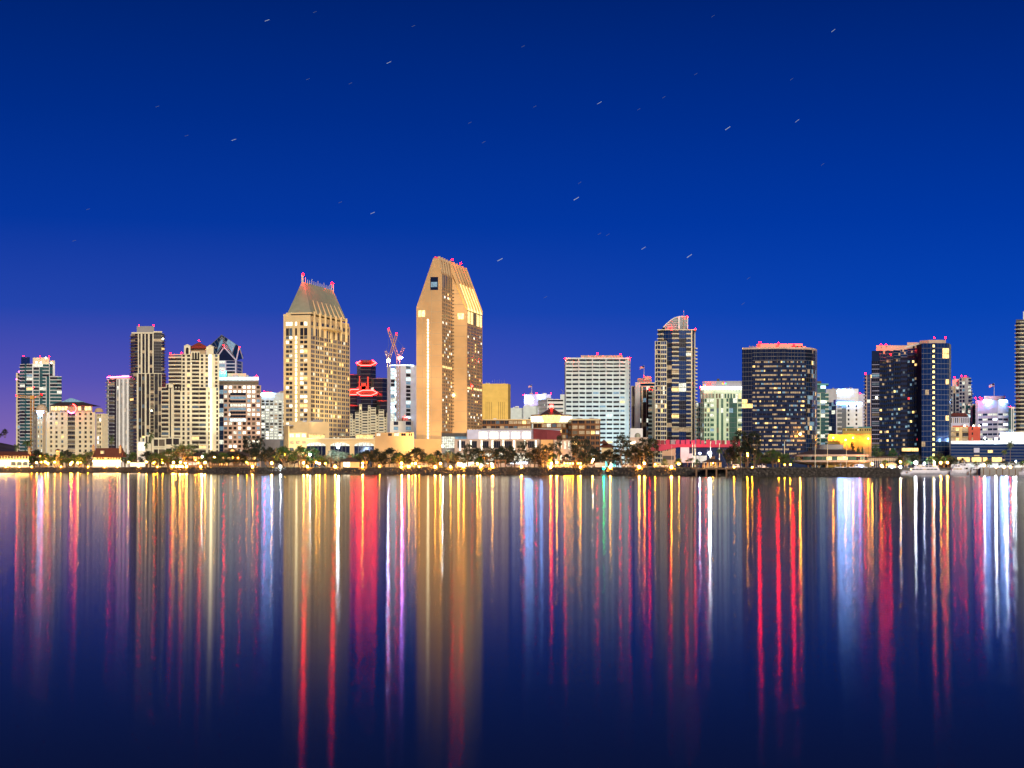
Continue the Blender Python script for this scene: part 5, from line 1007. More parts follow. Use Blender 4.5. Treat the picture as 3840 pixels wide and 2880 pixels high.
flood('orange floodlight in front of the pink beige office right corner', 960, 1440, 7, 965, 1640, 1520, (1, .4, .1), 6e4, 50)
flood('blue white floodlight aimed up at the white tower by the cranes', 1500, 1460, 8, 1500, 1450, 1500, (.7, .8, 1), 4e4, 60)

flood('added golden fill light aimed up at the long flank of the green roofed hotel tower', 1395, 1235, 9, 1255, 1400, 1300, (1, .8, .45), 3.4e5, 60)  # added fill spot, brightens the flank that the sun leaves dim
# ------------------------------------------------------------------ waterfront village
ORD = 'first second third fourth fifth sixth seventh eighth ninth tenth eleventh twelfth thirteenth fourteenth fifteenth sixteenth seventeenth eighteenth nineteenth twentieth'.split()
MARKS = [(115, 'the long tiled boathouse'), (205, 'the cream hotel left wing'), (335, 'the cream hotel front'), (480, 'the steep roofed cottage'), (620, 'the dark condominium tower'), (815, 'the cream deco tower'), (975, 'the pink beige office'),
         (1065, 'the pale grid office'), (1240, 'the green roofed hotel'), (1410, 'the arched podium windows'), (1555, 'the plain orange podium wall'), (1660, 'the wedge topped hotel'), (1760, 'the glass lobby'),
         (1880, 'the gallery middle'), (2010, 'the gallery right end'), (2150, 'the orange lit hall'), (2255, 'the brown rotunda hotel'), (2370, 'the wide white hotel'), (2460, 'the narrow slab office'), (2610, 'the sail crown tower'),
         (2720, 'the hip roofed pavilion'), (2830, 'the dark hotel left edge'), (2975, 'the dark hotel curve'), (3260, 'the round restaurant'), (3400, 'the concave hotel wing'), (3460, 'the lit restaurant strip'), (3570, 'the blue glass slab'), (3700, 'the convention shopfronts'), (9999, 'the convention block right end')]
def mark(px):
    for e, n in MARKS:
        if px <= e: return n
CNT = {}; TOT = {}
def uniq(kind, px, phrase):
    """phrase uses {o} for an ordinal within its stretch of the shore"""
    key = (kind, mark(px)); CNT[key] = CNT.get(key, 0)+1; tot = TOT.get(key, 9)
    return phrase.replace('{o} ', '' if tot == 1 else ORD[CNT[key]-1]+' ').replace('{m}', mark(px))
def tally(kind, pxs):
    for p in pxs: TOT[(kind, mark(p))] = TOT.get((kind, mark(p)), 0)+1
# left boathouse
def house(name, label, px0, px1, D, yb, yw, ye, yr, depth, wallm, low, roofm='tile', chim=(), hipk=0, dormer=None, nwin=8, lowh=True):
    T = Thing(name, label, 'house', (*G((px0+px1)/2, D), B0))
    T.pbox('wall', px0, px1, D+.4, ye, yb+6, depth, wallm)
    T.facade(G(px0, D), G(px1, D), Z(yw, D), Z(ye, D), 'p1 w1 '*nwin+'p1', 1, wall=wallm, glass='g_brown', wh=.5, lit={'l_warm': .25})
    if lowh:
        T.facade(G(px0, D-.2), G(px1, D-.2), B0, Z(yw, D), 'p.5 w2 '*(nwin//2)+'p.5', 1, wall='white', glass=low, wh=.62)
        b = MB(); A = G(px0, D-.6); b.box(A, (1, 0), G(px1, D)[0]-A[0], 0, .25, Z(yw, D)-.45, Z(yw, D)-.1, 'added_glow'); T.part('added_glow_strip', b)  # added glowing strip under the eave, spills light on walls, path and bank
    A, B_ = G(px0-2, D-1.4), G(px1+2, D-1.4); dd = depth+2.5; ze_, zr_ = Z(ye, D)-.1, Z(yr, D)
    b = MB(); hip(b, [A, B_, (B_[0], B_[1]+dd), (A[0], A[1]+dd)], ze_, zr_, ((A[0]+hipk, A[1]+dd/2), (B_[0]-hipk, A[1]+dd/2)), roofm); T.part('roof', b)
    if px1-px0 > 60:
        n_ = int((px1-px0)/5)
        b = MB()
        for i in range(n_): x = A[0]+(B_[0]-A[0])*(i+.5)/n_; b.tube((x, A[1]-.02, ze_+.08), (x, A[1]+dd/2, zr_+.08), .12, .12, roofm, 4)
        T.part('roof_ridges', b, kind='stuff')
    for c_, yt in chim:
        b = MB(); x, y = G(c_, D+3); b.cube((x, y, (Z(yt, D)+Z(ye, D))/2), (1.6, 1.6, Z(yt, D)-Z(ye, D)), 'sandstone'); b.cube((x, y, Z(yt, D)+.2), (2.1, 2.1, .5), 'sandstone'); b.cube((x, y, Z(yt, D)+.9), (.7, .7, .9), 'redwall'); T.part('chimney', b)
    if dormer:
        b = MB(); x, y = G(dormer[0], D-.6); z_ = Z(dormer[1], D); b.cube((x, y+1, z_), (2.6, 2.4, 2.4), 'cream'); b.cube((x, y-.25, z_), (1.4, .1, 1.4), 'l_warm'); b.cube((x, y-.32, z_), (.12, .1, 1.4), 'tan'); b.cube((x, y-.32, z_), (1.4, .1, .12), 'tan'); T.part('dormer', b)
    T.finish(); return T
SD = 1312
house('boathouse', 'long boathouse with dark tiled roof and dazzling white lower floor at the frame edge', -30, 108, SD, 1749, 1727, 1708, 1693, 14, 'sand', 'l_hot', chim=((110, 1682),), hipk=3, nwin=12)
house('cottage', 'red brown steep roofed cottage with two chimneys and brightly lit ground floor', 348, 454, SD, 1749, 1728, 1714, 1680, 14, 'sand', 'l_hot', chim=((350, 1674), (451, 1675)), hipk=1.0, dormer=(383, 1696), nwin=10)
T = Thing('cupola', 'small orange lit lookout with dark hip roof above the trees by the cream hotel', 'kiosk', (*G(216, SD+20), B0)); T.pbox('wall', 210, 223, SD+20, 1689, 1745, 3, 'sandstone'); b = MB(); A, B_ = G(207, SD+19), G(226, SD+19); hip(b, [A, B_, (B_[0], B_[1]+5), (A[0], A[1]+5)], Z(1689, SD+20), Z(1683, SD+20), (G(215, SD+21), G(218, SD+21)), 'tile'); T.part('roof', b)
for p in (212, 218): T.pbox('window', p, p+4, SD+19.9, 1691, 1695, .2, 'l_warm')
T = Thing('open_pavilion', 'low open pavilion glowing white under a brown roof left of the condominium podium', 'pavilion', (*G(515, 1300), B0))
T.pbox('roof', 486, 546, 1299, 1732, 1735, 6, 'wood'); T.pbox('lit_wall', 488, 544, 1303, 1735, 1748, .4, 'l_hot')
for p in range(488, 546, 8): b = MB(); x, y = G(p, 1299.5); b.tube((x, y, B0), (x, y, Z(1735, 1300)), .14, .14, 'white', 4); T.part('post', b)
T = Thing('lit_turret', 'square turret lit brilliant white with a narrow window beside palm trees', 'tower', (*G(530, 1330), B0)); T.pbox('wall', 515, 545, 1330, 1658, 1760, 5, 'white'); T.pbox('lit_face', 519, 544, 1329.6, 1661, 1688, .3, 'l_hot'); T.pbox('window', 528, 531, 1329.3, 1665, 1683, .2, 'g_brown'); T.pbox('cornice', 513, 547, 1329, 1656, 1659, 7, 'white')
def stilt(label, px0, px1, D, yr, ye, yb):
    T = Thing('restaurant', label, 'restaurant', (*G((px0+px1)/2, D), B0)); A, B_ = G(px0, D), G(px1, D); b = MB(); hip(b, [A, B_, (B_[0], B_[1]+12), (A[0], A[1]+12)], Z(ye, D), Z(yr, D), (G(px0+8, D+6), G(px1-8, D+6)), 'darkroof'); T.part('roof', b)
    T.facade(G(px0+2, D+1.5), G(px1-2, D+1.5), Z(yb, D), Z(ye, D), 'p1 w4 '*max(3, int((px1-px0)/16))+'p1', 1, wall='wood', glass='l_warm', wh=.6, lit={'l_dim': .4, 'l_orange': .2}); T.pbox('wall', px0+2, px1-2, D+2.2, ye, 1760, 9, 'wood')
    T.facade(G(px0+2, D+1.2), G(px1-2, D+1.2), B0, Z(yb, D)-.3, 'p1 w5 '*max(3, int((px1-px0)/18))+'p1', 1, wall='wood', glass='l_dim', wh=.5, lit={'l_orange': .3, 'l_pale': .3}); T.pbox('deck', px0, px1, D-.5, yb-1, yb+1, 3, 'wood')
    for p in range(px0+2, px1, 14): b = MB(); x, y = G(p, D-.3); b.tube((x, y, B0), (x, y, Z(ye, D)), .15, .15, 'wood', 4); T.part('post', b)
    T.finish()
stilt('low timber restaurant with dark roof and amber windows right of the bare tree', 702, 778, 1240, 1699, 1711, 1727)
stilt('wide timber restaurant on posts with lit deck below the pink beige office', 782, 965, 1225, 1692, 1712, 1729)
T = Thing('gable_barn', 'timber gabled barn with an orange lit gable window above the deck restaurant', 'building', (*G(868, 1236), B0)); b = MB(); A, B_ = G(838, 1236), G(900, 1236); hip(b, [A, B_, (B_[0], B_[1]+12), (A[0], A[1]+12)], Z(1700, 1236), Z(1679, 1236), (G(860, 1242), G(876, 1242)), 'wood'); T.part('roof', b); T.pbox('wall', 840, 898, 1237, 1700, 1760, 10, 'wood'); b = MB(); b.ball((*G(872, 1236.5), Z(1693, 1236)), 1.6, 'l_orange', sq=(1, .3, 1)); T.part('gable_window', b)
def kiosk(name, label, px0, px1, D, yr, ye, yb, lit, open_=False, cat='kiosk'):
    T = Thing(name, label, cat, (*G((px0+px1)/2, D), B0)); m = (px0+px1)/2; w_ = G(px1, D)[0]-G(px0, D)[0]; A, B_ = G(px0, D), G(px1, D); dd = w_*.7
    b = MB(); hip(b, [A, B_, (B_[0], B_[1]+dd), (A[0], A[1]+dd)], Z(ye, D), Z(yr, D), (G(m-w_*.25, D+dd/2), G(m+w_*.25, D+dd/2)), 'darkroof'); T.part('roof', b); b = MB(); b.cube((*G(m, D+dd/2), Z(yr, D)+.3), (1.8, 1.8, 1.4), 'wood'); T.part('roof_vent', b)
    if open_:
        for i in range(5):
            for q in (0.6, dd-.6):
                b = MB(); x = A[0]+1.2+(w_-2.4)*i/4; b.tube((x, D+q, B0-.2), (x, D+q, Z(ye, D)), .25, .22, 'sand', 6); T.part('post', b)
        b = MB(); b.box((A[0]+1, D+.6), (1, 0), w_-2, .1, .1, B0+.9, B0+1.15, 'sand'); b.box((A[0]+1, D+.6), (1, 0), w_-2, .1, .1, B0+.2, B0+.4, 'sand'); T.part('railing', b)
        b = MB(); b.ball((*G(m, D+dd/2), Z(ye, D)-.5), .3, 'b_amber'); T.part('ceiling_lamp', b)
        b = MB(); b.cube((*G(m, D+dd/2), B0+.5), (4, 1.2, .8), 'wood'); T.part('table', b)
    else:
        T.pbox('wall', px0+6, px1-6, D+1, ye, 1757, dd-2, 'sand')
        for a, c_ in lit: T.pbox('doorway', a, c_, D+.8, ye+1, 1751, .15, 'l_hot')
    return T
kiosk('park_kiosk', 'square park kiosk with dark hip roof and two bright doorways under trees', 1272, 1354, 1058, 1713, 1732, 1752, ((1288, 1296), (1300, 1312)))
kiosk('waterside_pavilion', 'open hip roofed pavilion on posts lit amber inside beside the pier', 2633, 2713, 868, 1718, 1733, 1756, (), True, 'pavilion')
T = Thing('pier_platform', 'dark timber pier platform on piles below the open pavilion', 'pier', (*G(2660, 855), 0)); b = MB(); A = G(2604, 850); b.box(A, (1, 0), 22, 16, 0, 3.4, 3.9, 'wood'); T.part('deck', b)
for k in range(5):
    b = MB(); x = A[0]+1+k*5; b.tube((x, 850.6, -1), (x, 850.6, 3.4), .5, .5, 'wood', 8); T.part('pile', b)
T = Thing('canopy_kiosk', 'rounded orange canopy over a bright kiosk at the end of the rock bank', 'kiosk', (*G(3345, 1003), 4)); x, y = G(3343, 1003); b = MB(); b.lathe((x, y), [(3.3*cos(a*pi/14), Z(1746, 1003)+2.0*sin(a*pi/14)) for a in range(8)], 'sandstone', 20, sx=1, sy=.7); T.part('canopy', b, smooth=True); T.pbox('counter', 3332, 3354, 1002, 1747, 1757, 3, 'l_cool'); 
for p in (3324, 3358): b = MB(); xx, yy = G(p, 1001); b.tube((xx, yy, 4), (xx, yy, Z(1747, 1001)), .3, .25, 'sand'); T.part('post', b)
def pergola(label, px0, px1, D, yt):
    T = Thing('pergola', label, 'pergola', (*G((px0+px1)/2, D), 4.2)); x0, x1 = G(px0, D)[0], G(px1, D)[0]; b = MB(); b.box((x0-1, D), (1, 0), x1-x0+2, .25, .25, Z(yt, D)-.3, Z(yt, D), 'wood')
    b.box((x0-1, D+3), (1, 0), x1-x0+2, .25, .25, Z(yt, D)-.3, Z(yt, D), 'wood'); T.part('beam', b)
    for i in range(7): b = MB(); x = x0+(x1-x0)*i/6; b.box((x, D+3.6), (1, 0), .3, 0, 4.2, Z(yt, D)+.02, Z(yt, D)+.35, 'wood'); T.part('rafter', b)
    for x in (x0, x0+(x1-x0)*.3, x1):
        for q in (0, 3): b = MB(); b.tube((x, D+q, 4.1), (x, D+q, Z(yt, D)-.3), .35, .3, 'wood', 6); T.part('post', b)
pergola('timber pergola on posts in front of the white gallery', 1858, 1895, 1018, 1725); pergola('long timber pergola beside the orange lit hall', 2110, 2155, 1000, 1726)
T = Thing('food_stall', 'small stall with a pale green lit side and pink red panel under the trees', 'stall', (*G(2265, 985), 4.2)); T.pbox('wall', 2213, 2268, 986, 1735, 1752, 3, 'pinkish'); T.pbox('lit_side', 2270, 2308, 985, 1724, 1750, .6, 'l_teal'); T.pbox('lit_panel', 2287, 2295, 984.5, 1727, 1748, .3, 'l_hot'); T.pbox('roof', 2268, 2310, 984, 1722, 1725, 4, 'greywall')
# ------------------------------------------------------------------ trees
LEAF = [Vector((-.5, 0, -.28)), Vector((.5, 0, -.28)), Vector((.5, 0, .28)), Vector((-.5, 0, .28))]
def leafball(vs, fs, c, r, n, s, flat=.7):
    for _ in range(n):
        d = Vector((R.gauss(0, 1), R.gauss(0, 1), R.gauss(0, 1))); d.normalize(); p = c+Vector((d.x, d.y, d.z*flat))*r*(R.random()**.45)
        q = Matrix.Rotation(R.uniform(0, 6.28), 3, 'Z') @ Matrix.Rotation(R.uniform(-1.3, 1.3), 3, 'X'); k = s*R.uniform(.6, 1.3); o = len(vs)
        vs += [tuple(p+(q @ l)*k) for l in LEAF]; fs.append((o, o+1, o+2, o+3))
def make_tree(kind, seed):
    """unit tree: height 1, half width about .5"""
    global R
    save = R; R = random.Random(seed); tb = MB(); vs = []; fs = []
    clear, top = {'round': (.22, 1.0), 'tall': (.35, 1.0), 'bare': (.35, .98), 'olive': (.25, .98)}[kind]
    nl = {'round': 7, 'tall': 5, 'bare': 10, 'olive': 7}[kind]
    stems = R.choice([1, 2, 3]) if kind != 'tall' else R.choice([1, 2])
    for s in range(stems):
        bx = (s-(stems-1)/2)*.07; by = R.uniform(-.03, .03); f = Vector((bx*2.2+R.uniform(-.05, .05), by*2, clear*R.uniform(.8, 1.1))); tb.tube((bx, by, -.02), f, .028 if kind != 'tall' else .02, .02 if kind != 'tall' else .014, 'bark', 7)
        for i in range(nl):
            a = 2*pi*(i+R.random()*.7)/nl; rr = R.uniform(.18, .42) if kind != 'tall' else R.uniform(.1, .33); hz = clear+(top-clear)*R.uniform(.25, .78)
            e = Vector((rr*cos(a), rr*sin(a), hz)); mid = f.lerp(e, .5)+Vector((R.uniform(-.04, .04), R.uniform(-.04, .04), .02)); tb.tube(f, mid, .013, .009, 'bark', 5); tb.tube(mid, e, .009, .004, 'bark', 4)
            for _ in range(3 if kind != 'bare' else 5):
                g_ = e+Vector((R.uniform(-.12, .12), R.uniform(-.12, .12), R.uniform(-.02, .15))); tb.tube(mid.lerp(e, .6), g_, .005, .002, 'bark', 3)
                if kind == 'bare': leafball(vs, fs, g_, .05, 22, .022)
    ncl = {'round': 62, 'tall': 52, 'bare': 26, 'olive': 56}[kind]; nlf = {'round': 46, 'tall': 40, 'bare': 22, 'olive': 44}[kind]
    for i in range(ncl):
        a = R.uniform(0, 2*pi); t_ = R.random()
        if kind == 'tall': z = clear+.05+(top-clear-.1)*t_; w_ = .36*(sin(pi*min(1, .15+t_*.8))**.6)*R.uniform(.3, 1); c = Vector((w_*cos(a), w_*sin(a), z)); cr = R.uniform(.06, .12)
        else:
            ph = R.uniform(-.15, 1)*pi/2; w_ = R.uniform(.4, 1)*.45; c = Vector((w_*cos(ph)*cos(a), w_*cos(ph)*sin(a), clear+.18+(top-clear-.28)*max(-.15, sin(ph))*R.uniform(.65, 1))); cr = R.uniform(.06, .12)
        leafball(vs, fs, c, cr, nlf, .033 if kind != 'olive' else .026)
    R = save; return tb, vs, fs
TM = {}
def tree_meshes(kind, v, leafm):
    if (kind, v, leafm) not in TM:
        tb, vs, fs = make_tree(kind, hash((len(kind), v)) % 1000+len(kind)*31+v); b = MB(); b.add(vs, fs, leafm); TM[(kind, v, leafm)] = (tb.mesh('trunk'), b.mesh('crown'))
    return TM[(kind, v, leafm)]
def make_palm(seed, leafm='frond', slim=.016):
    rr = random.Random(seed); tb = MB(); tb.tube((0, 0, -.02), (.01, 0, .5), slim*1.25, slim, 'bark', 7); tb.tube((.01, 0, .5), (0, 0, .86), slim, slim*.9, 'bark', 7); b = MB()
    for i in range(26):
        a = 2*pi*i/26+rr.uniform(-.1, .1); el = rr.uniform(-.5, 1.15); L_ = rr.uniform(.2, .27); p = Vector((0, 0, .86)); d = Vector((cos(a)*cos(el), sin(a)*cos(el), sin(el))); side = Vector((-sin(a), cos(a), 0)); pts = [p]
        for k in range(5): d = (d+Vector((0, 0, -.28))).normalized(); p = p+d*L_/5; pts.append(p)
        for k in range(5):
            w0 = .028*sin(pi*(k+.6)/6); dr = Vector((0, 0, -.022)); q0, q1 = pts[k], pts[k+1]
            b.add([q0, q1, q1+side*w0+dr, q0+side*w0*.8+dr], [(0, 1, 2, 3)], leafm); b.add([q0, q1, q1-side*w0+dr, q0-side*w0*.8+dr], [(3, 2, 1, 0)], leafm)
    return tb.mesh('trunk'), b.mesh('crown')
NAMES = {'round': ('spreading_tree', 'spreading', 'broad spreading trees along the waterfront park'), 'tall': ('eucalyptus_tree', 'tall airy eucalyptus', 'eucalyptus trees along the waterfront park'), 'bare': ('spreading_tree', 'thin leaved spreading', 'sparse coral trees'), 'olive': ('olive_tree', 'pale grey green', 'pale olive trees'), 'palm': ('palm_tree', 'palm', 'palms on the waterfront')}
# (kind, px, top y, half width px, leaf, extra depth)
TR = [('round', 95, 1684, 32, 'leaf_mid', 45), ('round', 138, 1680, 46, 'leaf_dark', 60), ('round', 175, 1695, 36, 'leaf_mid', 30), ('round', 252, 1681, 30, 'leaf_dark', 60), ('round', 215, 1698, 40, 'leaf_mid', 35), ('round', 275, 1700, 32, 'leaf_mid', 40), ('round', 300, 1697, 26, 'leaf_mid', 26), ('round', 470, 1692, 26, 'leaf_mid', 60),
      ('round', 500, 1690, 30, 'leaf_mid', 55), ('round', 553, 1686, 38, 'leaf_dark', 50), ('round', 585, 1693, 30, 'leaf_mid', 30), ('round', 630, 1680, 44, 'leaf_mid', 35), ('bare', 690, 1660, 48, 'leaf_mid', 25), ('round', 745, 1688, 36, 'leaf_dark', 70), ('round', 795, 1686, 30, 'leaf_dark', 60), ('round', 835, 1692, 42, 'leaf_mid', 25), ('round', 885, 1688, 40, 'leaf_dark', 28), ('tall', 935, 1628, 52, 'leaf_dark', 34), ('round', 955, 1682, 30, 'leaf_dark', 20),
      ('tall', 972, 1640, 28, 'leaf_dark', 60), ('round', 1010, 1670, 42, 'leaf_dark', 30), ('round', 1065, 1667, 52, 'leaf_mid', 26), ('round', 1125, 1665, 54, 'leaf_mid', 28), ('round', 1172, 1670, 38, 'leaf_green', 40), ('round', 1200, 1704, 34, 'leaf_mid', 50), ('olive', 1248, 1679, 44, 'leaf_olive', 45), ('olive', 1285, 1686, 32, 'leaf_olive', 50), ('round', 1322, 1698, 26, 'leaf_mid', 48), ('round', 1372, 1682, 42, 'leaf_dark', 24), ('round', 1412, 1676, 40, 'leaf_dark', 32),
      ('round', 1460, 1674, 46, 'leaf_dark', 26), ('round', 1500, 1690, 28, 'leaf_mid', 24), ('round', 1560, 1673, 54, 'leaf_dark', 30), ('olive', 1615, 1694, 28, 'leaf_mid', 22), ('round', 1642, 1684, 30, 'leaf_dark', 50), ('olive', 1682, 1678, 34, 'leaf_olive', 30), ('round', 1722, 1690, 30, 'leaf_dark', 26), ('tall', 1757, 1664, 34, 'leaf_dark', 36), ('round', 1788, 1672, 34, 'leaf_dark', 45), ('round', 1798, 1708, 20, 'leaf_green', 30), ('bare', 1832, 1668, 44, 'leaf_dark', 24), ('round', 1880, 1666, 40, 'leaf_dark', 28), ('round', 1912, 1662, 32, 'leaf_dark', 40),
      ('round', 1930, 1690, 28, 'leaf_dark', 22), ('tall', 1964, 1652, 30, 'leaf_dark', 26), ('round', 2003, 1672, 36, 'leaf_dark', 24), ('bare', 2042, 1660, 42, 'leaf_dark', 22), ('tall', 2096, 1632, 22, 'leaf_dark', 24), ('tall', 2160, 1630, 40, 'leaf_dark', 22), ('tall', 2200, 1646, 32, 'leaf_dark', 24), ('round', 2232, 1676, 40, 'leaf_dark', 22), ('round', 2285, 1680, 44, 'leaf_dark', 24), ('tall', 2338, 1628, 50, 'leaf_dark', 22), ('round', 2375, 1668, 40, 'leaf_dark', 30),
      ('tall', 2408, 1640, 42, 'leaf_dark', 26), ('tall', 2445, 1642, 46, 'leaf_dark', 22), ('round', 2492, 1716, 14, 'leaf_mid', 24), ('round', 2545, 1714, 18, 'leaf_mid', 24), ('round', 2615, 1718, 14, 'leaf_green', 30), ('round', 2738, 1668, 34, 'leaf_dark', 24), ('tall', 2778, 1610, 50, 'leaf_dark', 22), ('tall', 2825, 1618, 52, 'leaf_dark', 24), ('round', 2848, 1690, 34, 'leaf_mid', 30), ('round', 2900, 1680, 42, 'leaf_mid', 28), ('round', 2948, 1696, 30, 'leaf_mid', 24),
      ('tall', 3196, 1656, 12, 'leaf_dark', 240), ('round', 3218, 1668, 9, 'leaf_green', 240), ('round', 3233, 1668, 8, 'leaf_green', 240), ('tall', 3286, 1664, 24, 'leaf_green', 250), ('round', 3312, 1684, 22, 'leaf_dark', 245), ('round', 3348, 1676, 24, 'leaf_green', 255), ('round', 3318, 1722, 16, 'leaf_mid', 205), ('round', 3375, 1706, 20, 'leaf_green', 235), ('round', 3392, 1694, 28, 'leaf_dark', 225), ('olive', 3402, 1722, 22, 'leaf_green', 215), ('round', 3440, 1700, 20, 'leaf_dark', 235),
      ('round', 3495, 1706, 28, 'leaf_mid', 225), ('round', 3538, 1706, 26, 'leaf_mid', 225), ('round', 3582, 1714, 20, 'leaf_dark', 225), ('round', 3610, 1714, 20, 'leaf_dark', 228), ('round', 3705, 1722, 20, 'leaf_mid', 225), ('round', 3660, 1728, 16, 'leaf_mid', 225), ('round', 3765, 1726, 24, 'leaf_dark', 222), ('round', 3800, 1727, 22, 'leaf_dark', 222), ('round', 3835, 1724, 16, 'leaf_mid', 225), ('round', 18, 1605, 14, 'leaf_dark', 2460), ('round', 2, 1625, 12, 'leaf_dark', 2460)]
PALMS = [(104, 1644, 24, 50), (325, 1692, 16, 12), (342, 1688, 16, 14), (62, 1664, 12, 60), (567, 1617, 14, 40), (548, 1653, 12, 42), (418, 1630, 12, 120), (2590, 1716, 18, 30), (2700, 1678, 16, 26), (3768, 1682, 15, 235), (3788, 1652, 16, 240), (3300, 1690, 16, 230), (2578, 1722, 12, 36)]
tkind = lambda k, lf: NAMES[k][0]+lf
for k_, x_ in enumerate((118, 232, 318, 325, 612, 660, 720, 770, 810, 860, 905, 1035, 1095, 1150, 1220, 1300, 1345, 1398, 1440, 1485, 1530, 1590, 1625, 1665, 1700, 1745, 1815, 1860, 1900, 1985, 2025, 2075, 2125, 2180, 2215, 2260, 2312, 2360, 2395, 2430, 2760, 2800, 2875, 2925, 3425, 3520, 3560)):
    TR.append(('round', x_, (1698, 1690, 1703, 1694)[k_ % 4], (30, 24, 34, 28)[k_ % 4], ('leaf_dark', 'leaf_mid', 'leaf_dark')[k_ % 3], 52+(k_ % 3)*7+(175 if x_ > 3400 else 0)))
TR.sort(key=lambda q: q[1]); PALMS.sort()
tally_items = {}
for k, p, y, h, lf, ex in TR: tally(NAMES[k][1]+lf, [p])
for q in PALMS: tally('palm', [q[0]])
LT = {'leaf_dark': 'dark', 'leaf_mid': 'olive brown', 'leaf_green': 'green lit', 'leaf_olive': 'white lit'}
for i, (k, p, y, h, lf, ex) in enumerate(TR):
    D = shore(p)+ex; nm = NAMES[k]; zb = 4.0 if ex < 2000 else 68; H = Z(y, D)-zb; wv = h/F*D*2*1.12
    lab = uniq(nm[1]+lf, p, f'{{o}} {LT[lf]} {nm[1]} tree in front of {{m}}') if ex < 2000 else ('bushy dark tree on the hazy hilltop', 'smaller dark tree at the far left hill edge')[p < 10]
    if lf == 'leaf_olive' : lab = lab.replace('white lit pale', 'floodlit pale')
    o = bpy.data.objects.new(nm[0], None); COL.objects.link(o); o.location = (*G(p, D), zb); o.rotation_euler[2] = R.uniform(0, 6.28); o.scale = (wv, wv, H); setp(o, label=lab, category='tree', group=nm[2])
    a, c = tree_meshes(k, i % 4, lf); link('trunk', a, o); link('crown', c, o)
pm = [make_palm(3), make_palm(4, slim=.01)]
for i, (p, y, h, ex) in enumerate(PALMS):
    D = shore(p)+ex; H = (Z(y, D)-4)*1.0; o = bpy.data.objects.new('palm_tree', None); COL.objects.link(o); o.location = (*G(p, D), 4.0); s = h/F*D/.24; o.scale = (s, s, H/.98); setp(o, label=uniq('palm', p, '{o} palm tree with fan of fronds near {m}'), category='palm', group='palms on the waterfront')
    a, c = pm[i % 2]; link('trunk', a, o); link('crown', c, o)
